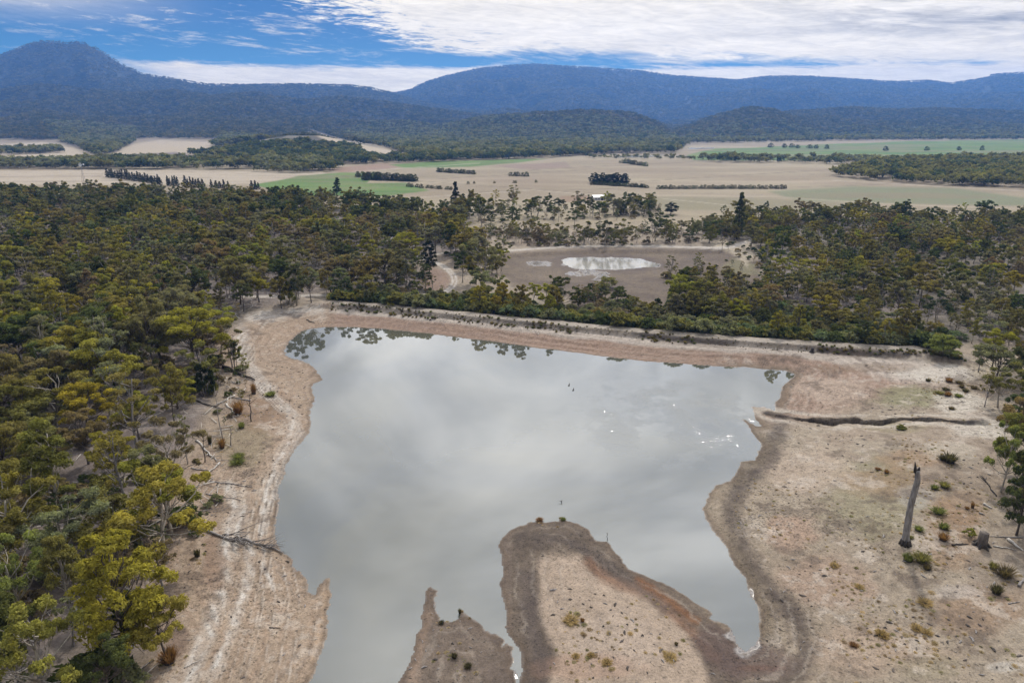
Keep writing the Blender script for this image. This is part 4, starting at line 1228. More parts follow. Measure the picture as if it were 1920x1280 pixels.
autos = []
EXTRA_WOODS = (([(955,452),(1030,454),(1040,438),(960,436)], 7.0, 3), ([(1250,452),(1335,456),(1345,440),(1240,432)], 6.0, 33), ([(1080,408),(1215,408),(1225,392),(1160,384),(1075,388)], 7.5, 4), ([(625,552),(740,556),(850,552),(800,536),(640,536)], 5.0, 5),
               ([(862,540),(945,515),(945,478),(880,478),(850,500)], 5.2, 7), ([(1240,602),(1430,618),(1450,560),(1320,545),(1255,570)], 4.6, 8), ([(870,588),(1070,604),(1085,572),(900,556)], 5.0, 9), ([(930,420),(1080,424),(1085,396),(880,380),(880,420)], 11.0, 10),
               ([(545,566),(640,556),(640,540),(560,548)], 4.5, 12), ([(1830,700),(1980,720),(1980,880),(1900,840),(1880,770)], 5.0, 13), ([(1890,880),(1990,860),(1990,1080),(1925,1030)], 4.5, 14))
for poly_, sp_, sd_ in ((FOREST_L, 4.9, 1), (FOREST_R, 5.5, 2)) + EXTRA_WOODS:
    pts = spread(poly_, sp_, sd_)
    zz = height(pts[:, 0], pts[:, 1]); uu, vv, dd = project(pts[:, 0], pts[:, 1], zz)
    for (x, y), z, u, v, d in zip(pts, zz, uu, vv, dd):
        m = np.hypot(hand_xy[:, 0] - x, hand_xy[:, 1] - y).min()
        if m < 3.4: continue
        if TRACK_GAP(u, v) or (u < 900 and v < 640 and rnd.random() < .26): continue
        if u > 1800 and v > 690 and u < np.interp(v, [690, 760, 880, 1000], [1830, 1868, 1880, 1895]): continue
        st = rnd.choices(['broad', 'open', 'tall', 'sparse', 'dome'], (38, 30, 14, 8, 10) if u < 900 else (30, 30, 10, 6, 24))[0]
        h = rnd.triangular(5.0, 13.5, 9.5) if v < 620 else rnd.uniform(8.0, 12.5)
        if u > 900: h *= .82
        if st == 'dome': h *= .75
        w = h * rnd.uniform(.62, 1.0) * (.72 if st in ('tall', 'sparse') else 1) * (1.15 if v > 640 else 1)
        autos.append([float(u), float(v), float(x), float(y), float(z), h, w, st, auto_tint(x, y, u, v, rnd), None, float(h / d)])
# largest in the picture become things; the rest is one mass
vis = [t for t in autos if -60 < t[0] < 1985 and t[1] < 1370]
vis.sort(key=lambda t: -t[10])
NTHING = 296 - len(TREES)
things, rest = vis[:NTHING], vis[NTHING:] + [t for t in autos if not (-60 < t[0] < 1985 and t[1] < 1370)]

size_word = lambda h, st: "tall" if h > 11 else "mid-height" if h > 8.6 else "low"
form_word = {'broad': 'flat-topped', 'open': 'open-crowned', 'tall': 'narrow', 'sparse': 'thin-leaved', 'dome': 'round-crowned'}
keys = {}
for t in things:
    t[9] = "%s %s %s gum %s" % (size_word(t[5], t[7]), form_word[t[7]], t[8], zone(t[0], t[1]))
    keys.setdefault(t[9], []).append(t)
ORD = ['leftmost', 'second from left', 'third from left', 'fourth from left', 'fifth from left', 'sixth from left', 'seventh from left']
CNT = {2: 'two', 3: 'three', 4: 'four', 5: 'five', 6: 'six', 7: 'seven', 8: 'eight'}
for k, g in keys.items():
    if len(g) == 1 or len(g) > 7: continue
    g.sort(key=lambda t: t[0])
    for i, t in enumerate(g):
        o = 'rightmost' if i == len(g) - 1 else ('middle one' if len(g) == 3 and i == 1 else ORD[i])
        t[9] = k.replace(" gum ", " gum, %s of %s, " % (o, CNT[len(g)]))
for i, t in enumerate(TREES + things):
    st = t[7]
    r = plant("gum_tree", st, i % 4, (t[2], t[3], t[4] - .05), t[5], t[6], t[8], rng=rnd)
    tag(r, t[9], "tree", "gum trees around the lake")

IK = [(s, i) for s in ('broad', 'open', 'tall', 'sparse', 'dome') for i in range(3)]
far_kinds = [lod_mesh(s, i, 1) for s, i in IK]
ikx = {k: n for n, k in enumerate(IK)}
BW = {'broad': 8.4, 'open': 9.0, 'dome': 7.2, 'tall': 6.0, 'sparse': 6.8, 'pine': 6.2}


def mass(name, L, kinds, label):
    if not L: return
    P = [(t[2], t[3], t[4] - .05) for t in L]
    S = [(t[6] / BW[t[7]], t[6] / BW[t[7]], t[5] / 10.) for t in L]
    T = [TINTS[t[8]] * np.array([rnd.uniform(.93, 1.14), rnd.uniform(.92, 1.04), rnd.uniform(.85, 1.15)]) for t in L]
    I = [ikx[(t[7], rnd.randrange(3))] for t in L]
    scatter(name, P, [rnd.uniform(0, 6.28) for _ in L], S, T, I, kinds, label)


mass("gum_forest", rest, far_kinds, "olive gum forest stretching back from the lake to the paddocks")

# ------------------------------------------------------------------ shrubs behind the dam
SH = []
pts = spread(SHRUB_STRIP, 2.5, 6)
zz = height(pts[:, 0], pts[:, 1]); uu, vv, dd = project(pts[:, 0], pts[:, 1], zz)
F_ = near_fields(pts[:, 0], pts[:, 1]); sd_ = F_['side'] - np.interp(F_['ac'], *crest_side)
for (x, y), z, u, v, s in zip(pts, zz, uu, vv, sd_):
    if s < 2.2 or (740 < u < 885 and v < 560) or (1000 < u < 1240 and v < 575): continue
    SH.append((float(u), float(v), float(x), float(y), float(z)))
EXTRA = [(1765, 664, 76, 40, 'bright green', "wide pale green wattle at the right end of the dam"), (1128, 560, 40, 26, 'grey-green', "left shrub of the dark thicket on the pond flat"), (1160, 566, 44, 26, 'dark green', "right shrub of the dark thicket on the pond flat"),
         (1140, 540, 40, 24, 'grey-green', "rear shrub of the dark thicket on the pond flat"), (1185, 572, 36, 18, 'olive', "low shrub trailing right from the thicket on the pond flat"), (1218, 590, 30, 22, 'yellow-green', "bright yellow-green bush below the thicket on the pond flat"),
         (385, 742, 58, 66, 'dark', "large dark bush at the forest edge left of the lake"), (640, 560, 34, 26, 'dark green', "dark shrub beside the dam's left end"), (540, 570, 40, 40, 'olive', "olive thicket at the head of the lake"), (560, 562, 34, 44, 'grey-green', "tall grey thicket at the head of the lake"),
         (1818, 1006, 26, 20, 'yellow-green', "small yellowish bush beside the grey stump"), (1250, 520, 26, 12, 'brown-tinged', "low brown shrub under the thin pale leaning tree"), (1690, 805, 22, 10, 'olive', "small green bush beside the eroded gully"), (1860, 720, 26, 14, 'grey-green', "low grey bush on white sand at the right edge")]
SHW = {'grey-green': 'grey-green', 'dark green': 'dark green', 'blue-green': 'blue-green', 'olive': 'olive', 'bright green': 'pale green'}
groups = {}
SH.sort(key=lambda t: -t[1])
items = []
for u, v, x, y, z in SH[:290]:
    ti = rnd.choices(['grey-green', 'blue-green', 'dark green', 'olive', 'bright green'], (42, 20, 14, 20, 4))[0]
    h = rnd.uniform(1.8, 4.2); w = rnd.uniform(3.2, 6.0)
    sec = ["near the dam's left end", "behind the dam's left part", "left of the dam's middle", "behind the dam's middle", "right of the dam's middle", "behind the dam's right part", "near the dam's right end"][int(np.clip((u - 620) / 171, 0, 6))]
    row = "in front" if v > np.interp(u, [620, 1820], [560, 642]) - 8 else "further back"
    k = "%s %s shrub %s, %s" % ("tall" if h > 3.3 else "middling" if h > 2.5 else "low", SHW[ti], sec, row)
    it = [u, x, y, z, h, w, ti, k]; groups.setdefault(k, []).append(it); items.append(it)
for k, g in groups.items():
    if 1 < len(g) <= 7:
        g.sort(key=lambda t: t[0])
        for i, t in enumerate(g): t[7] = k.replace(" shrub ", " shrub, %s of %s, " % ('rightmost' if i == len(g) - 1 else ORD[i], CNT[len(g)]))
for i, t in enumerate(items):
    tag(plant("shrub", 'shrub', i % 4, (t[1], t[2], t[3] - .05), t[4], t[5], t[6], ('stems', 'foliage'), rnd), t[7], "shrub", "shrubs below the dam")
for i, (u, v, wp, hp, ti, lb) in enumerate(EXTRA):
    x, y, z = gpt(u, v); d = project(x, y, z)[2]
    tag(plant("shrub", 'shrub', i % 4, (x, y, z - .05), hp * d / FPX * 1.1, wp * d / FPX, ti, ('stems', 'foliage'), rnd), lb, "shrub", "shrubs below the dam" if 900 < u < 1800 else None)

sk_ = [lod_mesh('shrub', i, 1) for i in range(4)]
L_ = list(SH[290:])
cq = np.array(CREST); kq = RNG.random(480) * (len(cq) - 1.02); iq = kq.astype(int); fq = (kq - iq)[:, None]
cq = cq[iq] * (1 - fq) + cq[iq + 1] * fq + CRN * RNG.uniform(3.2, 13, (480, 1))
zq = height(cq[:, 0], cq[:, 1])
L_ += [(0, 0, float(a), float(b), float(c)) for (a, b), c in zip(cq, zq)]; m_ = len(L_)
if m_:
    hh = RNG.uniform(.6, 1.3, m_); ww = hh * RNG.uniform(.8, 1.2, m_)
    scatter("dam_scrub", np.array([(t[2], t[3], t[4] - .05) for t in L_]), RNG.uniform(0, 6.28, m_), np.stack([ww, ww, hh], 1), np.array([TINTS[k] for k in ('grey-green', 'blue-green', 'olive', 'dark green')])[RNG.integers(0, 4, m_)] * RNG.uniform(.85, 1.1, (m_, 1)), RNG.integers(0, 4, m_), sk_, "low green scrub filling the ground below the dam")
# ------------------------------------------------------------------ windbreaks, groves and single trees in the paddocks
FT = []
def row(n, p0, p1, hp, wp, style, tint, where, jit=1.0, name="windbreak_pine"):
    for i in range(n):
        t = (i + .5) / n
        FT.append((p0[0] + (p1[0] - p0[0]) * t + rnd.uniform(-jit, jit), p0[1] + (p1[1] - p0[1]) * t + rnd.uniform(-.4, .4), hp * rnd.uniform(.8, 1.15), wp * rnd.uniform(.85, 1.2), style, tint, where, name, i, n))
row(22, (200, 332), (304, 346), 15, 8, 'pine', 'dark', "pine of the long windbreak on the left straw paddock")
row(5, (312, 348), (336, 349), 16, 7, 'pine', 'dark', "pine in the short group right of the long windbreak")
row(7, (344, 350), (382, 352), 17, 8, 'pine', 'dark', "pine in the second group right of the long windbreak")
row(5, (394, 352), (432, 353), 13, 8, 'pine', 'dark', "pine in the third group right of the long windbreak")
row(3, (470, 355), (487, 355), 14, 7, 'pine', 'dark', "pine in the last group of the windbreak by the green paddock")
row(15, (684, 337), (782, 340), 15, 15, 'dome', 'dark green', "tree of the dark grove right of the bright green paddock", 3, "paddock_tree")
row(8, (668, 331), (700, 334), 10, 9, 'dome', 'grey-green', "tree at the left tail of the dark grove", 3, "paddock_tree")
row(14, (818, 322), (890, 327), 8, 8, 'dome', 'dark green', "tree of the small row in the straw paddock's middle", 2, "paddock_tree")
row(5, (955, 330), (990, 331), 8, 8, 'dome', 'dark green', "tree of the short row right of the middle row", 2, "paddock_tree")
row(11, (1112, 343), (1176, 343), 19, 15, 'dome', 'dark', "cypress of the black clump in the straw paddock", 2, "cypress")
row(20, (1108, 346), (1214, 352), 7, 9, 'dome', 'dark green', "bush of the hedge row at the foot of the black clump", 1.5, "paddock_bush")
row(34, (1232, 354), (1476, 354), 8, 8, 'dome', 'dark green', "bush of the long hedge row in the straw paddock", 1.5, "paddock_bush")
row(10, (1166, 305), (1212, 312), 8, 10, 'dome', 'grey-green', "tree of the slanting row near the distant water", 2, "paddock_tree")
row(10, (760, 350), (850, 356), 7, 8, 'dome', 'dark green', "bush along the lower edge of the bright green paddock", 3, "paddock_bush")
row(6, (870, 345), (1000, 342), 5, 5, 'dome', 'olive', "lone small bush in the straw paddock", 22, "paddock_bush")
row(7, (1440, 276), (1560, 279), 8, 9, 'dome', 'dark green', "tree along the top of the distant green paddock", 5, "paddock_tree")
row(4, (1640, 283), (1880, 281), 8, 8, 'dome', 'dark green', "lone tree on the distant green paddock", 10, "paddock_tree")
kk = {}
for n_, (u, v, hp, wp, st, ti, lb, nm, i, n) in enumerate(FT):
    x, y, z = gpt(u, v); d = project(x, y, z)[2]
    base = PROTO.get(('far', st)) or None
    if base is None:
        base = PROTO[('far', st)] = []
        for q in range(2):
            w_, l_ = make_plant(900 + q + len(st), st, 0); l_.materials.append(M_LEAF)
            base.append((w_.mesh(st + "_trunk", BARKOF[st]), l_))
    tm, cm = base[n_ % 2]
    h, w = hp * d / FPX, wp * d / FPX
    r = empty(nm, (x, y, z - .1), rnd.uniform(0, 6.28), (w / BW[st], w / BW[st], h / 10))
    r.location.z -= h * (.36 if st == 'dome' else .1); r.scale = (r.scale[0] * 1.3, r.scale[1] * 1.3, r.scale[2] * (1.4 if st == 'dome' else 1.2))
    add('trunk', tm, r); c = add('crown', cm, r); c.color = (*[float(a) * rnd.uniform(.85, 1.15) for a in TINTS[ti]], 1)
    words_ = ['first', 'second', 'third', 'fourth', 'fifth', 'sixth', 'seventh', 'eighth', 'ninth', 'tenth'] + ['%dth' % q for q in range(11, 60)]
    o = ('leftmost ' if i == 0 else 'rightmost ' if i == n - 1 else (words_[i].replace('21th', '21st').replace('22th', '22nd').replace('23th', '23rd').replace('31th', '31st').replace('32th', '32nd').replace('33th', '33rd') + ' ')) + lb + (", counted from the left" if 0 < i < n - 1 and len(lb.split()) < 12 else "")
    tag(r, o, "bush" if 'bush' in nm else "tree", ("bushes in the paddocks" if 'bush' in nm else "pines of the windbreak" if 'pine' in nm else "cypresses of the black clump" if nm == 'cypress' else "trees standing in the paddocks"))

# far woods in the valley and on the slopes
WOODS = [([(1275,270),(1400,268),(1600,264),(1920,262),(2700,258),(2700,250),(1920,253),(1500,256),(1290,258)], 13, 10, 'grey-green'), ([(90,258),(150,276),(165,286),(185,292),(206,289),(246,270),(260,256)], 9, 10, 'grey-green'), ([(640,256),(735,282),(790,302),(900,297),(1100,288),(1262,288),(1285,272),(1262,258),(1000,256),(760,252)], 10, 10, 'grey-green'),
         ([(420,262),(480,262),(500,280),(430,285),(400,276)], 9, 10, 'grey-green'), ([(345,292),(480,300),(640,304),(700,300),(660,290),(480,288)], 8, 9, 'dark green'),
         ([(1560,330),(1600,318),(1680,304),(1780,300),(2700,292),(2700,352),(1920,352),(1780,348),(1660,340)], 7.5, 8, 'olive'),
         ([(-500,318),(0,317),(300,318),(500,317),(620,322),(640,314),(560,303),(380,302),(180,304),(60,309),(-500,310)], 9, 9, 'grey-green'),
         ([(480,322),(560,325),(600,322),(560,317)], 8, 8, 'grey-green'), ([(-500,290),(0,291),(60,289),(118,287),(110,281),(0,283),(-500,282)], 9, 9, 'grey-green'),
         ([(1290,301),(1360,305),(1480,306),(1560,308),(1640,306),(1620,301),(1480,300),(1340,298)], 11, 8, 'grey-green'),
         ([(640,308),(780,305),(1010,297),(1150,288),(1150,284),(1000,288),(880,296),(760,299),(640,301)], 9, 9, 'dark green'), ([(1100,298),(1290,300),(1290,296),(1100,295)], 12, 5, 'grey-green')]
PW, SW, TW = [], [], []
blobs = [blob_mesh(s) for s in range(6)]
for poly_, sp_, h_, ti in WOODS:
    pts = spread(poly_, sp_, len(PW) + 3, umin=-500, umax=2500, n=90000)
    if not len(pts): continue
    zz = height(pts[:, 0], pts[:, 1])
    for (x, y), z in zip(pts, zz):
        k = h_ * rnd.uniform(.75, 1.35)
        PW.append((x, y, z - .1 * k)); SW.append((k * rnd.uniform(.9, 1.25), k * rnd.uniform(.9, 1.25), k))
        TW.append(TINTS[rnd.choice([ti, ti, 'olive', 'dark green'])] * rnd.uniform(.75, 1.05))
n = len(PW)
scatter("valley_woods", PW, RNG.uniform(0, 6.28, n), SW, TW, RNG.integers(0, 6, n), blobs, "distant belts of bush between the paddocks")

# forest over the hills and mountains
n = 420000
yy = np.sqrt(RNG.uniform(1150 ** 2, 5600 ** 2, n)); aa = RNG.uniform(-.86, .86, n); xx = aa * yy
keep = RNG.random(n) < np.clip(np.interp(yy, [1150, 2300, 3200, 5600], [1.0, .7, .45, .32]), 0, 1)
xx, yy = xx[keep], yy[keep]
hz, hc = hills(xx, yy)
zz = height(xx, yy)
u, v, d = project(xx, yy, zz)
ok = hz > 3.5
for P_ in ([(-700,272),(0,271),(80,267),(160,282),(178,291),(60,309),(-700,309)], [(250,270),(300,263),(420,267),(400,276),(330,291),(205,291)], [(170,293),(330,285),(390,300),(335,313),(180,305)], [(560,239),(590,246),(640,262),(735,283),(735,289),(700,289),(610,263)], [(798,289),(830,274),(868,278),(850,293)], [(768,240),(800,252),(850,271),(838,272),(790,256)]):
    ok &= ~inside(u, v, P_)
ok &= ~((fbm(xx, yy, 45, 150, 4) > .2) & (yy < 2300) & (RNG.random(len(xx)) < .7))
# leave out what lies on slopes turned away from the lake
zb = height(xx, yy - 14)
ok &= ((zz - zb) / 14 > (zz - CAMZ) / yy - .10)
xx, yy, zz = xx[ok], yy[ok], zz[ok]
n = len(xx)
k = np.interp(yy, [1150, 2300, 3200, 5600], [9, 10.5, 12, 13]) * RNG.uniform(.7, 1.35, n)
tn = np.array([TINTS['grey-green'], TINTS['olive'], TINTS['dark green'], TINTS['dark green']])[RNG.integers(0, 4, n)] * (RNG.uniform(.6, .95, (n, 1)) * .9) * np.array([1.06, .93, .92])
small = [blob_mesh(20 + s, 9) for s in range(6)]
scatter("hill_forest", np.stack([xx, yy, zz - k * .12], 1), RNG.uniform(0, 6.28, n), np.stack([k * 1.15, k * 1.15, k * .95], 1), tn, RNG.integers(0, 6, n), small, "blue-green eucalypt forest covering the hills and mountains")
print("hill trees", n, "woods", len(PW), "forest rest", len(rest), "shrubs", len(items))

# ------------------------------------------------------------------ timber, stumps, tussocks and small things round the lake
def pix3(u0, v0, path):
    """points of an upright thing standing at ground pixel (u0, v0): (u, v) pixels read in the upright plane through its foot"""
    x, y, z = gpt(u0, v0); out = []
    for u, v in path:
        yv, xv = (v - 640) / FPX, (u - 960) / FPX
        s = y / (CS - yv * SN)
        out.append((xv * s - x, 0.0, CAMZ - s * (SN + yv * CS) - z))
    return (x, y, z), np.array(out)


def dead_tree():
    o, P = pix3(1697, 1020, [(1697, 1024), (1698, 1008), (1703, 980), (1708, 950), (1716, 917), (1720, 898), (1718, 880)])
    P[:, 1] += np.array([0, 0, .05, .1, .0, -.1, -.15])
    t = empty("dead_tree", o)
    rng = np.random.default_rng(4)
    px = project(*o)[2] / FPX
    pp = np.array([P[0] + (P[-1] - P[0]) * 0] + list(P[1:]))
    q = np.linspace(0, 1, 26); s = np.linspace(0, 1, len(pp))
    path = np.stack([np.interp(q, s, pp[:, k]) for k in range(3)], 1)
    for _ in range(2): path[1:-1] = (path[:-2] + path[1:-1] * 2 + path[2:]) / 4
    rad = np.interp(q, [0, .04, .12, .5, .8, 1], [9, 7.6, 6.3, 5.4, 4.9, 4.3]) * px
    mb = MB(); mb.tube(path, rad, 14, .12, rng); add("trunk", mb.mesh("trunk", M_GREY), t)
    top = path[-1]
    mb = MB()
    for dx, h, r0, lean in ((-2.6, 21, 3.0, -4), (2.0, 11, 3.4, 1.5), (0.4, 6, 3.2, 0)):
        b = top + np.array([dx * px, 0, -.25])
        mb.tube([b, b + np.array([lean * .4 * px, 0, h * .5 * px]), b + np.array([lean * px, 0, h * px])], [r0 * px, r0 * .8 * px, r0 * .25 * px], 7, .3, rng)
    add("split_top", mb.mesh("split_top", M_CHAR), t)
    mb = MB()
    for k in range(9):
        a = k * .7; c = np.array([math.cos(a), math.sin(a), 0])
        mb.tube([c * 5.6 * px + np.array([0, 0, .6]), c * 7.2 * px + np.array([0, 0, .3]), c * 10 * px + np.array([0, 0, -.15])], [2 * px, 3 * px, 2 * px], 6, .3, rng)
    add("charred_base", mb.mesh("charred_base", M_CHAR), t)
    tag(t, "tall bare grey dead trunk with a split charred top, alone on the right flat", "dead tree")


dead_tree()


def stump(u, v, wp, hp, label, mat=None):
    o = gpt(u, v); px = project(*o)[2] / FPX; r = wp * px / 2; h = hp * px
    t = empty("tree_stump", o); rng = np.random.default_rng(int(u))
    mb = MB(); mb.tube([(0, 0, -.2), (0, 0, .15 * h), (.03, 0, .5 * h), (.05, .02, h)], [r * 1.35, r * 1.1, r * .95, r * .9], 12, .2, rng)
    add("bole", mb.mesh("bole", mat or M_GREY), t)
    mb = MB()
    for k in range(7):
        a = k * .93 + .2; c = np.array([math.cos(a), math.sin(a), 0])
        mb.tube([c * r * .8 + np.array([0, 0, .25 * h]), c * r * 1.5 + np.array([0, 0, .05]), c * r * 2.1 + np.array([0, 0, -.1])], [r * .35, r * .3, r * .15], 5)
    add("roots", mb.mesh("roots", M_CHAR), t)
    tag(t, label, "stump")


stump(1840, 1022, 17, 27, "grey sawn stump among brush at the right edge of the flat", M_BARK)
stump(1523, 656, 6, 9, "small dark stump on the pale bench of the dam", M_CHAR)


def log(a, b, rp, mat, label, name="fallen_log", branches=0, seed=0, cat="log", group=None, bp='branch', spreadk=.5):
    """a log on the ground from pixel a (butt) to pixel b (tip)"""
    rng = np.random.default_rng(seed + int(a[0]))
    n = 8; us = np.linspace(a[0], b[0], n); vs = np.linspace(a[1], b[1], n)
    x, y, z = ground_at(us, vs); o = (float(x[0]), float(y[0]), float(z[0]))
    px = project(*o)[2] / FPX; r = rp * px * .78
    P = np.stack([x - o[0], y - o[1], np.maximum(z, 0) - o[2] + r * .7], 1)
    L = float(np.linalg.norm(P[-1] - P[0]))
    P[1:-1] += rng.normal(size=(n - 2, 3)) * np.array([.02, .02, .005]) * L
    t = empty(name, o)
    mb = MB(); mb.tube(P, np.linspace(r, r * .35, n), 8, .15, rng); add("trunk" if branches else "bole", mb.mesh("log", mat), t)
    d = (P[-1] - P[0]) / L; sd_ = np.array([-d[1], d[0], 0])
    for k in range(branches):
        f = rng.uniform(.3, .95); s = P[0] + (P[-1] - P[0]) * f + np.array([0, 0, r * .2])
        l = L * rng.uniform(.12, .34) * (1.15 - f * .5)
        e = s + (d * rng.uniform(.5, 1.0) + sd_ * rng.uniform(-1, 1) * spreadk + np.array([0, 0, rng.uniform(.02, .3)])) * l
        mb = MB(); mid = (s + e) / 2 + rng.normal(size=3) * l * .08
        mb.tube([s, mid, e], [r * .42, r * .28, r * .1], 5)
        for _ in range(2):
            e2 = mid + (e - s) * .5 + rng.normal(size=3) * l * .3; e2[2] = max(e2[2], .02)
            mb.tube([mid, (mid + e2) / 2 + rng.normal(size=3) * .04, e2], [r * .2, r * .13, r * .05], 4)
        add(bp, mb.mesh("branch", mat), t)
    tag(t, label, cat, group)
    return t


log((362, 988), (530, 1038), 4.2, M_GREY, "long grey fallen tree with fanned branches lying across the left track to the water", "fallen_tree", 16, 1, "fallen tree", None, 'branch', .42)
G = "fallen timber on the left bank"
for a, b, r, m, br, lb in [
 ((418, 690), (478, 714), 4.5, M_CHAR, 0, "dark charred log on the bank beside the track's upper bend"),
 ((352, 748), (418, 768), 2.6, M_CHAR, 1, "thin dark log lying under the forest edge by the dark bush"),
 ((440, 742), (405, 760), 2.2, M_BLEACH, 5, "bleached branch heap, uppermost on the left bank"),
 ((424, 758), (447, 780), 2.4, M_BLEACH, 4, "white forked branch below the uppermost bleached heap"),
 ((470, 752), (428, 744), 1.8, M_GREY, 5, "grey twiggy brushwood beside the reddish sedge on the left bank"),
 ((368, 826), (407, 866), 2.8, M_BLEACH, 5, "large white forked limb lying at the left forest edge"),
 ((412, 868), (376, 902), 2.4, M_BLEACH, 4, "curved white branch below the large white forked limb"),
 ((392, 902), (474, 914), 1.6, M_GREY, 4, "thin grey pole on the bank below the curved white branch"),
 ((386, 926), (452, 938), 1.5, M_GREY, 3, "lowest thin grey pole above the long fallen tree"),
 ((358, 878), (398, 884), 1.8, M_GREY, 5, "grey brushwood tangle at the forest edge left of the thin poles"),
 ((134, 1150), (186, 1112), 3.4, M_BLEACH, 1, "pale log on litter between slim gums in the near left forest"),
 ((286, 1196), (222, 1216), 2.4, M_GREY, 1, "grey log behind the golden gum in the near left corner"),
 ((250, 1262), (290, 1236), 2.0, M_GREY, 2, "thin branch on the litter at the bottom left forest edge"),
 ((346, 1252), (376, 1236), 1.6, M_BLEACH, 0, "pale stick lying on the clay track at the bottom left"),
 ((505, 1176), (526, 1178), 1.4, M_CHAR, 0, "short dark stick on the bare tan shore at the bottom left"),
 ((575, 600), (590, 606), 1.4, M_CHAR, 0, "dark stick on the pale clay at the lake's top left")]:
    log(a, b, r, m, lb, "fallen_log" if br == 0 else "fallen_branch", br, 3, "log" if br == 0 else "branch", G)
G = "fallen timber at the right edge"
for a, b, r, m, br, lb in [
 ((1890, 1012), (1918, 1034), 4, M_BLEACH, 0, "short thick bleached log at the right edge beyond the stump"),
 ((1918, 1008), (1852, 1006), 1.8, M_GREY, 3, "long thin grey branch reaching right from behind the stump"),
 ((1862, 1024), (1900, 1030), 1.8, M_BLEACH, 4, "pale twiggy branch on the ground right of the stump"),
 ((1785, 1022), (1816, 1020), 2.4, M_CHAR, 2, "dark rotten branch on the ground left of the stump"),
 ((1868, 930), (1838, 892), 2.0, M_CHAR, 6, "dead dark branch leaning out from the trees at the right edge"),
 ((1844, 945), (1860, 954), 3, M_BLEACH, 0, "small pale log at the foot of the dark tree, right edge"),
 ((1836, 962), (1846, 966), 2.4, M_GREY, 0, "short grey log above the stump"),
 ((1910, 1100), (1918, 1086), 4, M_GREY, 0, "grey log end at the right frame edge below the stump"),
 ((1890, 1132), (1912, 1128), 1.6, M_GREY, 3, "small grey twig below the dark tussock at the right edge")]:
    log(a, b, r, m, lb, "fallen_log" if br == 0 else "fallen_branch", br, 5, "log" if br == 0 else "branch", G)


def sapling(u, v, hp, label, lean=(0, 0), mat=M_GREY, forks=4, rp=1.2, name="dead_sapling"):
    o = gpt(u, v); d = project(*o)[2]; px = d / FPX; h = hp * px * 1.15; rng = np.random.default_rng(int(u + v))
    t = empty(name, o)
    n = 7; q = np.linspace(0, 1, n)[:, None]
    P = np.concatenate([q * lean[0] * px + rng.normal(size=(n, 1)) * .05, rng.normal(size=(n, 1)) * .05, q * h], 1); P[0] = (0, 0, -.2)
    mb = MB(); mb.tube(P, np.linspace(rp, rp * .3, n) * px, 5); add("stem", mb.mesh("stem", mat), t)
    for k in range(forks):
        f = rng.uniform(.35, .9); s = P[int(f * (n - 1))]
        e = s + np.array([rng.normal() * .22, rng.normal() * .2, rng.uniform(.1, .3)]) * h
        mb = MB(); mb.tube([s, (s + e) / 2 + rng.normal(size=3) * .06, e], np.array([rp * .5, rp * .35, rp * .15]) * px, 4); add("branch", mb.mesh("branch", mat), t)
    tag(t, label, "dead sapling" if name == "dead_sapling" else "snag", "dead saplings on the left" if name == "dead_sapling" else None)


for u, v, hp, lean, m, f, lb in [
 (418, 832, 100, -2, M_GREY, 3, "tallest thin dead stem standing on the left bank"), (471, 790, 48, 3, M_CHAR, 3, "short dark dead stem right of the tallest one"),
 (384, 866, 56, 4, M_CHAR, 5, "dark forked dead sapling beside the large white limb"), (432, 836, 34, 6, M_GREY, 2, "thin dead stem by the green grass patches"),
 (192, 1156, 96, -28, M_BLEACH, 6, "pale curved many-stemmed dead shrub left of the golden gum"), (176, 1140, 78, -10, M_BLEACH, 4, "pale dead stems behind the curved dead shrub"),
 (246, 1056, 46, 6, M_BLEACH, 5, "pale bare stems behind the golden gum's crown"), (272, 862, 40, 5, M_GREY, 6, "bare grey dead shrub in the left forest by the yellow-olive gum"),
 (652, 470, 34, 0, M_BLEACH, 5, "white bare dead tree above the winding track"), (795, 458, 34, 3, M_BLEACH, 5, "white forked dead tree behind the dark narrow tree"), (1846, 668, 34, -2, M_CHAR, 4, "dark leafless sapling on the sand behind the dam's right end")]:
    sapling(u, v, hp, lb, (lean, 0), m, f)
sapling(1052, 944, 7, "dark snag poking out of the lake off the big tongue", (2, 0), M_CHAR, 3, 1.1, "snag")
sapling(1139, 1012, 14, "thin curved twig standing in the water right of the big tongue", (-2, 0), M_CHAR, 1, .7, "snag")


def pipe():
    (x, y, z) = gpt(1009, 628); x2, y2, z2 = gpt(1023, 600)
    t = empty("marker_pole", (x, y, z)); px = project(x, y, z)[2] / FPX
    e = np.array([x2 - x, y2 - y, z2 - z + .25])
    mb = MB(); mb.tube([(0, 0, .12), e * .5 + np.array([0, 0, .1]), e], [1.1 * px] * 3, 7); add("shaft", mb.mesh("shaft", mat_plain("pipe white", lin(205, 196, 182))), t)
    mb = MB(); mb.box(e + np.array([0, 0, -.1]), (.3, .3, .3)); add("collar", mb.mesh("collar", M_GREY, False), t)
    tag(t, "long pale pole lying up the face of the dam", "pole")


pipe()


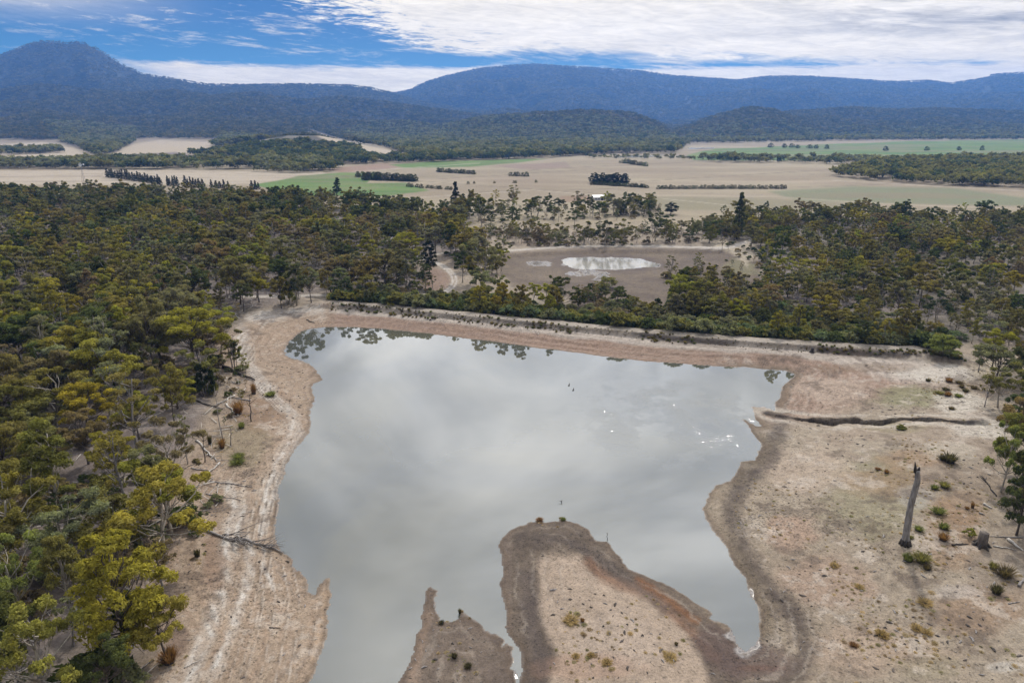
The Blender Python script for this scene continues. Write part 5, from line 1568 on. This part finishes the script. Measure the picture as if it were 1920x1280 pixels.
# tussocks and low clumps, each one standing on its own
def tussock_mesh(seed, n=320, h=.8, r=.55, droop=.5):
    rng = np.random.default_rng(seed); V = []
    for k in range(n):
        a = rng.uniform(0, 6.28); c = np.array([math.cos(a), math.sin(a), 0]); rr = r * rng.random() ** .6
        b = c * rr * .35; hh = h * rng.uniform(.45, 1); tp = c * (rr * .35 + droop * rr * rng.uniform(.7, 1.5)) + np.array([0, 0, hh])
        md = (b * .45 + tp * .55) + np.array([0, 0, hh * .12]); w = np.array([-c[1], c[0], 0]) * rng.uniform(.009, .02)
        V += [b - w, b + w, md + w, md - w, md - w, md + w, tp + w * .2, tp - w * .2]
    V = np.array(V); lv = np.repeat(rng.random(n), 8); tip = np.tile([0, 0, .5, .5, .5, .5, 1, 1], n) * .4
    return mesh_np("blades", V, np.arange(len(V)).reshape(-1, 4), M_LEAF, False, {'lv': ('FLOAT', lv.astype(np.float32)), 'tip': ('FLOAT', tip.astype(np.float32))})


TUS = [tussock_mesh(s, h=.8 if s % 2 else .6, droop=.35 + .2 * (s % 3)) for s in range(5)]
BASE = MB(); BASE.tube([(0, 0, -.1), (0, 0, .08), (0, 0, .16)], [.26, .24, .08], 9, .3, np.random.default_rng(2)); BASE = BASE.mesh("crown_base", M_CHAR)
TT = {'dark': lin(70, 66, 52), 'green': lin(98, 102, 64), 'olive': lin(106, 102, 68), 'rusty': lin(108, 82, 60), 'straw': lin(128, 110, 80), 'brown': lin(88, 78, 62)}
for i, (u, v, wp, hp, ti, lb) in enumerate([
 (1740, 714, 15, 7, 'dark', "small dark tussock on white clay, leftmost of the upper group"), (1779, 715, 19, 9, 'rusty', "largest rusty tussock at the top of the upper group"), (1798, 718, 16, 6, 'brown', "flat brown tussock right of the largest rusty one"),
 (1803, 726, 17, 7, 'brown', "brown tussock in the middle of the upper group"), (1773, 731, 19, 6, 'dark', "dark flat tussock left of the middle of the upper group"), (1810, 734, 19, 7, 'dark', "dark tussock low on the right of the upper group"),
 (1826, 728, 18, 6, 'brown', "rightmost brown tussock of the upper group on white sand"), (1762, 738, 20, 7, 'olive', "left end of the long tussock row on white clay"), (1777, 742, 22, 10, 'rusty', "middle clump of the long tussock row on white clay"),
 (1797, 744, 20, 8, 'green', "right end of the long tussock row on white clay"), (1784, 767, 18, 7, 'brown', "grey-brown tussock alone between the rows and the gully"),
 (1780, 866, 36, 20, 'dark', "big dark spreading tussock above the right flat's grass patches"), (1768, 862, 20, 13, 'dark', "smaller dark tussock touching the big dark spreading one"), (1662, 886, 16, 7, 'rusty', "low dark rusty clump left of the dead trunk's top"), (1646, 880, 14, 5, 'rusty', "flat rusty clump, left of the other rusty clump"),
 (1752, 916, 24, 11, 'green', "left green tussock in the pair beside the dead trunk"), (1770, 913, 24, 12, 'olive', "right green tussock in the pair beside the dead trunk"), (1759, 962, 28, 16, 'green', "bright green tussock right of the dead trunk's middle"),
 (1823, 952, 12, 15, 'rusty', "upright reddish tussock left of the dark tree at the right edge"), (1813, 954, 10, 8, 'rusty', "small reddish tuft beside the upright reddish tussock"), (1769, 990, 32, 15, 'green', "wide green tussock between dead trunk and stump"),
 (1722, 994, 22, 10, 'green', "green tussock close right of the dead trunk"), (1708, 1008, 12, 6, 'olive', "tiny olive tuft touching the dead trunk's foot"), (1702, 1050, 34, 14, 'green', "left green clump at the dead trunk's foot"), (1728, 1052, 40, 24, 'olive', "big olive clump right of the dead trunk's foot"),
 (1738, 1066, 26, 12, 'brown', "brown clump below the big olive clump"), (1768, 1012, 26, 16, 'rusty', "straw-red tuft left of the stump"), (1884, 1080, 40, 28, 'brown', "broad brown bushy clump below the stump"), (1862, 1066, 26, 16, 'olive', "olive clump left of the broad brown clump"),
 (1868, 1112, 30, 26, 'dark', "dark round spiky tussock low at the right"), (1720, 1178, 30, 9, 'straw', "flat straw clump on the lower right flat"), (1738, 1186, 20, 7, 'straw', "second flat straw clump, below right of the first"), (1735, 1130, 24, 9, 'straw', "wide thin straw patch above the flat straw clumps"),
 (1654, 1190, 34, 12, 'straw', "twisted straw clump on pinkish soil"), (1612, 1100, 18, 6, 'straw', "thin straw tuft left of the dead trunk on pinkish soil"), (1565, 1060, 24, 6, 'straw', "thin straw tuft on the right flat by the dark curve"), (1600, 1210, 20, 6, 'rusty', "low rusty tuft beneath the twisted straw clump"),
 (1072, 1162, 26, 8, 'straw', "upper straw clump on the big tongue of dry bed"), (1092, 1164, 14, 7, 'rusty', "rusty tuft beside the upper straw clump on the tongue"), (1080, 1230, 16, 7, 'straw', "left straw clump of the lower row on the tongue"), (1108, 1228, 18, 8, 'straw', "middle straw clump of the lower row on the tongue"),
 (1138, 1242, 20, 8, 'straw', "right straw clump of the lower row on the tongue"), (1256, 1232, 24, 7, 'straw', "straw clump near the tongue's right margin"), (1268, 1208, 12, 6, 'brown', "brown tuft on the tongue's right margin"), (1012, 975, 18, 5, 'rusty', "rusty clump at the tip of the big tongue"),
 (1056, 974, 18, 5, 'green', "green clump standing at the tongue's tip in the water"), (862, 1150, 8, 11, 'dark', "dark spike of grass on the small tongue's middle point"), (828, 1168, 12, 6, 'dark', "dark tuft beside the white puddle on the small tongue"), (852, 1232, 20, 8, 'dark', "dark low tuft on the small tongue's grey mud"), (878, 1250, 20, 8, 'dark', "dark low tuft at the bottom of the small tongue"),
 (476, 738, 18, 26, 'rusty', "rusty sedge above the brushwood on the left bank"), (447, 776, 26, 24, 'rusty', "rusty sedge against the white forked branch"), (417, 840, 17, 26, 'rusty', "rusty sedge at the foot of the tallest dead stem"), (394, 832, 14, 18, 'dark', "dark spiky sedge left of the tallest dead stem"),
 (508, 742, 26, 10, 'green', "green tussock patch beside the track on the left bank"), (453, 802, 22, 14, 'green', "dark green tussock below the reddish sedges"), (447, 860, 28, 10, 'green', "upper of two green tussock patches on the left bank"), (446, 868, 30, 9, 'green', "lower of two green tussock patches on the left bank"),
 (370, 1042, 20, 14, 'dark', "dark tussock at the forest edge under the fallen tree"), (318, 1240, 44, 34, 'rusty', "reddish brush clump on the bottom left forest edge"), (674, 578, 6, 7, 'dark', "small dark bush on the dam crest, left"), (770, 580, 12, 10, 'green', "green bush on the dam crest's upper face"), (800, 582, 14, 10, 'green', "second green bush on the dam crest's upper face"),
 (1146, 606, 8, 14, 'dark', "dark pointed bush on the dam crest, middle"), (1144, 602, 12, 22, 'dark', "dark bush on the crest by the small stump"), (1690, 806, 20, 10, 'green', "green clump below the gully")]):
    o = gpt(u, v); px = project(*o)[2] / FPX; w, h = wp * px * (1.3 if ti == 'straw' else 1.1), hp * px * (.45 if ti == 'straw' else .8 if u > 900 else 1.0)
    t = empty("tussock", (o[0], o[1], max(o[2], -.05)), i * 1.3, (w / 1.1, w / 1.1 * .9, h / .75))
    c = add("blades", TUS[i % 5], t); c.color = (*[float(a) for a in TT[ti]], 1)
    add("root_mat", BASE, t)
    tag(t, lb, "tussock", "tussocks around the lake")


def duck(u, v, label):
    x, y = unproj(u, v); t = empty("duck", (float(x), float(y), 0.0), 1.2)
    me = bpy.data.meshes.new("duck"); V = [(-.26, 0, .04), (-.14, 0, .02), (.02, 0, .03), (.16, 0, .08), (.2, 0, .2), (.23, 0, .29), (.31, 0, .28), (-.38, 0, .12)]
    me.from_pydata(V, [(7, 0), (0, 1), (1, 2), (2, 3), (3, 4), (4, 5), (5, 6)], [])
    b = add("body", me, t); b.modifiers.new("s", 'SKIN')
    for k, r in enumerate([.09, .13, .14, .10, .055, .06, .02, .03]): me.skin_vertices[0].data[k].radius = (r, r)
    b.modifiers.new("u", 'SUBSURF').render_levels = 2
    me.materials.append(mat_plain("duck", lin(46, 42, 38)))
    tag(t, label, "duck", "ducks on the lake")


duck(1067, 722, "dark duck floating on the lake, left of the pair by the glitter")
duck(1075, 731, "dark duck floating on the lake, right of the pair by the glitter")


def farm_shed(u, v, wp, hp, name, label, cat, ridge_ratio=.45):
    o = gpt(u, v); px = project(*o)[2] / FPX; w, h = wp * px, hp * px; d = w * .55
    t = empty(name, o, .18); M = mat_plain("painted wall", lin(196, 194, 190)); Rm = mat_plain("roof sheet", lin(224, 226, 228), .4)
    mb = MB(); mb.box((0, 0, h * .3), (w, d, h * .6))
    V = np.array([(-w / 2, -d / 2, h * .6), (-w / 2, d / 2, h * .6), (-w / 2, 0, h), (w / 2, -d / 2, h * .6), (w / 2, d / 2, h * .6), (w / 2, 0, h)])
    mb.addm(V, [(0, 2, 1, 1), (3, 4, 5, 5)]); add("wall", mb.mesh("wall", M, False), t)
    e = .25; mb = MB(); th = .12
    for sgn in (-1, 1):
        a, b = np.array([0, sgn * (d / 2 + e), h * .6 - e * .5 + .05]), np.array([0, 0, h + .05])
        V = np.array([(-w / 2 - e, a[1], a[2]), (w / 2 + e, a[1], a[2]), (w / 2 + e, 0, b[2]), (-w / 2 - e, 0, b[2])]); V2 = V + np.array([0, 0, th])
        mb.addm(np.concatenate([V, V2]), [(3, 2, 1, 0), (4, 5, 6, 7), (0, 1, 5, 4), (1, 2, 6, 5), (2, 3, 7, 6), (3, 0, 4, 7)])
    add("roof", mb.mesh("roof", Rm, False), t)
    mb = MB(); mb.box((w * .22, -d / 2 - .04, h * .22), (w * .18, .06, h * .42)); add("door", mb.mesh("door", mat_plain("dark door", lin(58, 62, 70)), False), t)
    for k in (-.28, -.05):
        mb = MB(); mb.box((w * k, -d / 2 - .04, h * .34), (w * .12, .06, h * .18)); add("window", mb.mesh("window", mat_plain("dark glass", lin(50, 58, 70), .2), False), t)
    tag(t, label, cat)


farm_shed(1122, 375, 24, 9, "farm_shed", "small white-roofed farm shed among gums at the paddock's edge", "shed")
farm_shed(683, 305, 12, 5, "farmhouse", "tiny white-roofed farmhouse before the foothill bush", "house")


def windmill(u, v, hp):
    o = gpt(u, v); px = project(*o)[2] / FPX; h = hp * px; t = empty("windmill", o, -.3)
    mb = MB(); rb = .9
    for a, b in ((-1, -1), (1, -1), (1, 1), (-1, 1)): mb.tube([(a * rb, b * rb, -.2), (a * .12, b * .12, h)], [.09, .06], 4)
    for z in np.linspace(.12, .85, 5):
        k = rb * (1 - z) + .12 * z
        for p, q in (((-k, -k), (k, -k)), ((k, -k), (k, k)), ((k, k), (-k, k)), ((-k, k), (-k, -k))): mb.tube([(*p, z * h), (*q, z * h)], [.04, .04], 3)
    add("tower", mb.mesh("tower", M_GREY, False), t)
    W = mat_plain("galvanised", lin(226, 228, 230), .35); mb = MB(); r = 1.5
    for k in range(16):
        a = k * math.pi / 8; c, s = math.cos(a), math.sin(a); tx, tz = -s, c
        V = np.array([(c * .35 - tx * .06, -.7, h + s * .35 - tz * .06), (c * .35 + tx * .06, -.62, h + s * .35 + tz * .06), (c * r + tx * .24, -.56, h + s * r + tz * .24), (c * r - tx * .24, -.76, h + s * r - tz * .24)])
        mb.addm(np.concatenate([V, V + np.array([0, .03, 0])]), [(0, 1, 2, 3), (7, 6, 5, 4), (0, 4, 5, 1), (1, 5, 6, 2), (2, 6, 7, 3), (3, 7, 4, 0)])
    add("wheel", mb.mesh("wheel", W, False), t)
    mb = MB(); mb.tube([(0, -.7, h), (0, 1.8, h + .05)], [.06, .05], 5); mb.box((0, 2.3, h + .1), (.05, 1.2, 1.0)); add("tail_vane", mb.mesh("tail_vane", W, False), t)
    tag(t, "slim windmill tower with a white wheel above the far left treetops", "windmill")


windmill(158, 344, 34)

# ------------------------------------------------------------------ litter, undergrowth and dry grass: nobody could count them
def litter_sticks():
    pts = np.concatenate([spread(FOREST_L, 1.25, 21, n=90000), spread(FOREST_R, 3.0, 22, n=9000), spread([(345,1010),(392,880),(376,800),(408,735),(436,690),(466,715),(455,790),(425,880),(405,960),(380,1020)], .8, 23, n=16000)])
    z = height(pts[:, 0], pts[:, 1]); u, v, d = project(pts[:, 0], pts[:, 1], z)
    k = (d < 190) & (u > -200) & (u < 2100); pts, z = pts[k], z[k]
    mb = MB(); rg = np.random.default_rng(31)
    for (x, y), zz in zip(pts, z):
        if rg.random() < .35: continue
        a = rg.uniform(0, 6.28); L = rg.uniform(.5, 3.4) * (1.6 if rg.random() < .12 else 1); r = rg.uniform(.025, .075); c = np.array([math.cos(a), math.sin(a), 0])
        p = np.array([x, y, zz + r]); q = p + c * L; q[2] += rg.uniform(-.02, .45) * L * .5
        mb.tube([p, (p + q) / 2 + rg.normal(size=3) * .08, q], [r, r * .8, r * .4], 3)
    tag(add("litter_sticks", mb.mesh("litter_sticks", M_BLEACH, False)), "pale sticks strewn over the forest floor", kind='stuff')


litter_sticks()
us_kinds = [lod_mesh('shrub', i, 1) for i in range(3)] + [lod_mesh('sparse', i, 1) for i in range(2)]
pts = np.concatenate([spread(FOREST_L, 2.9, 41, n=50000), spread(FOREST_R, 3.1, 42, n=50000), spread([(880,457),(1345,453),(1345,428),(1100,436),(880,432)], 2.7, 43, n=16000), spread([(900,418),(1230,412),(1240,392),(900,385)], 5, 44, n=9000), spread([(345,1010),(392,880),(376,800),(408,735),(436,690),(466,715),(455,790),(425,880),(405,960),(380,1020)], 1.7, 47, n=9000), spread([(1500,430),(1430,500),(1340,520),(1250,560),(1240,520),(1330,480),(1400,440)], 4, 48, n=9000), spread([(620,552),(800,545),(790,480),(640,480)], 2.4, 45, n=16000), spread([(1095,575),(1200,590),(1230,578),(1180,548),(1110,535),(1085,552)], 2.2, 46, n=9000)])
z = height(pts[:, 0], pts[:, 1]); u, v, d = project(pts[:, 0], pts[:, 1], z)
k = (u > -250) & (u < 2150) & (fbm(pts[:, 0], pts[:, 1], 16, 400, 3) > -.12); pts, z = pts[k], z[k]; n = len(pts)
kind = RNG.integers(0, 5, n)
h = np.where(kind < 3, RNG.uniform(.2, .65, n), RNG.uniform(.14, .40, n)) * np.where((u[k] > 850) & (u[k] < 1350), 1.3, np.where(v[k] > 640, 1.5, 1)); h = h * np.where(inside(u[k], v[k], [(345,1010),(392,880),(376,800),(408,735),(436,690),(466,715),(455,790),(425,880),(405,960),(380,1020)]), .38, 1); w = h * RNG.uniform(.9, 1.4, n)
tn = np.array([TINTS['grey-green'], lin(112, 100, 82), TINTS['olive'], lin(98, 88, 76), TINTS['dark green']])[RNG.integers(0, 5, n)] * RNG.uniform(.7, 1.05, (n, 1))
scatter("undergrowth", np.stack([pts[:, 0], pts[:, 1], z - .03], 1), RNG.uniform(0, 6.28, n), np.stack([w, w, h], 1), tn, kind, us_kinds, "grey scrub growing under the gum forest")
for q in range(3):
    me = TUS[q].copy(); me.materials.clear(); me.materials.append(M_LEAFI); TUS.append(me)
FLAT = [(1380,720),(1560,700),(1800,690),(1930,700),(1930,1300),(1330,1300),(1460,1180),(1400,1040),(1370,950),(1430,870)]
TONGUE = [(1015,1045),(1085,1045),(1270,1150),(1340,1260),(1350,1330),(1000,1330),(1040,1230)]
BANK = [(400,760),(520,740),(530,790),(480,900),(440,950),(370,960),(380,850)]
pts = np.concatenate([spread(FLAT, .8, 51, n=60000), spread(TONGUE, .9, 52, n=14000), spread(BANK, .8, 53, n=16000)])
AROUND = np.array([(o.location.x, o.location.y) for o in COL.objects if o.name.startswith('tussock')])
AROUND = np.repeat(AROUND, 14, 0); AROUND = AROUND + RNG.normal(size=AROUND.shape) * .8
z = height(pts[:, 0], pts[:, 1]); k = (z > .15) & (fbm(pts[:, 0], pts[:, 1], 7, 410, 4) > .06); pts, z = pts[k], z[k]; pts = np.concatenate([pts, AROUND]); z = height(pts[:, 0], pts[:, 1]); pts, z = pts[z > .02], z[z > .02]; n = len(pts)
s = RNG.triangular(.06, .10, .42, n)
tn = np.array([lin(140, 126, 104), lin(122, 116, 90), lin(120, 104, 88), lin(150, 132, 108)])[RNG.integers(0, 4, n)] * RNG.uniform(.8, 1.1, (n, 1))
scatter("dry_grass", np.stack([pts[:, 0], pts[:, 1], z - .02], 1), RNG.uniform(0, 6.28, n), np.stack([s * 1.5, s * 1.5, s * .34], 1), tn, RNG.integers(0, 3, n), TUS[5:8], "sparse dry grass on the bare flats")

# dry tufts on the eroded scarp below the crest of the dam
cp = np.array(CREST); m = 620
tt = RNG.random(m) * (len(cp) - 1.001); ii = tt.astype(int); ff = (tt - ii)[:, None]
q = cp[ii] * (1 - ff) + cp[ii + 1] * ff - CRN * RNG.uniform(.4, 2.6, (m, 1)) + RNG.normal(size=(m, 2)) * .3
z = height(q[:, 0], q[:, 1]); s_ = RNG.uniform(.25, .75, m) * np.where(fbm(q[:, 0], q[:, 1], 8, 420, 3) > -.05, 1, .4)
tn = np.array([lin(88, 80, 62), lin(104, 94, 72), lin(84, 88, 60)])[RNG.integers(0, 3, m)] * RNG.uniform(.8, 1.1, (m, 1))
scatter("scarp_grass", np.stack([q[:, 0], q[:, 1], z - .03], 1), RNG.uniform(0, 6.28, m), np.stack([s_ * 1.2, s_ * 1.2, s_], 1), tn, RNG.integers(0, 3, m), TUS[5:8], "dark dry grass along the scarp under the dam crest")

# clods, bits of bark and twigs lying about on the bare ground
def clod(seed):
    rng = np.random.default_rng(seed); mb = MB()
    L = rng.uniform(.6, 1.6); mb.tube([(-L / 2, 0, .1), (0, rng.normal() * .12, .22), (L / 2, rng.normal() * .2, .08)], [.16, .24, .10], 5, .5, rng)
    return mb.mesh("clod", (M_CHAR, M_GREY, M_BARK)[seed % 3], False)
pts = np.concatenate([spread(FLAT, 1.1, 61, n=40000), spread(TONGUE, 1.0, 62, n=9000), spread([(620,1100),(560,1060),(510,1000),(525,880),(600,700),(560,660),(470,620),(430,700),(420,800),(380,960),(330,1200),(280,1330),(590,1330)], 1.0, 63, n=30000), spread([(760,1300),(795,1120),(870,1165),(960,1260),(970,1330)], .9, 64, n=6000)])
z = height(pts[:, 0], pts[:, 1]); k = (z > .03) & (fbm(pts[:, 0], pts[:, 1], 5, 430, 4) > .0); pts, z = pts[k], z[k]; n = len(pts)
s_ = RNG.triangular(.07, .1, .5, n)
scatter("ground_debris", np.stack([pts[:, 0], pts[:, 1], z], 1), RNG.uniform(0, 6.28, n), np.stack([s_, s_, s_ * .7], 1), np.ones((n, 3)), RNG.integers(0, 6, n), [clod(q) for q in range(6)], "small clods, bark and twigs scattered over the bare ground")

# ------------------------------------------------------------------ air
def haze():
    mb = MB(); mb.box((0, 3270, 238), (13640, 6960, 484))
    m, t, o = new_mat("haze")
    p = t.new('ShaderNodeVolumePrincipled')
    p.inputs['Color'].default_value = HAZE_C
    p.inputs['Density'].default_value = HAZE_D
    p.inputs['Anisotropy'].default_value = 0.4
    t.l.new(p.outputs[0], o.inputs['Volume'])
    ob = add("haze", mb.mesh("haze", m, False))
    tag(ob, "thin blue haze filling the valley", kind='stuff')


HAZE_D, HAZE_C = 1.12e-4, (0.16, 0.385, 0.92, 1)
haze()
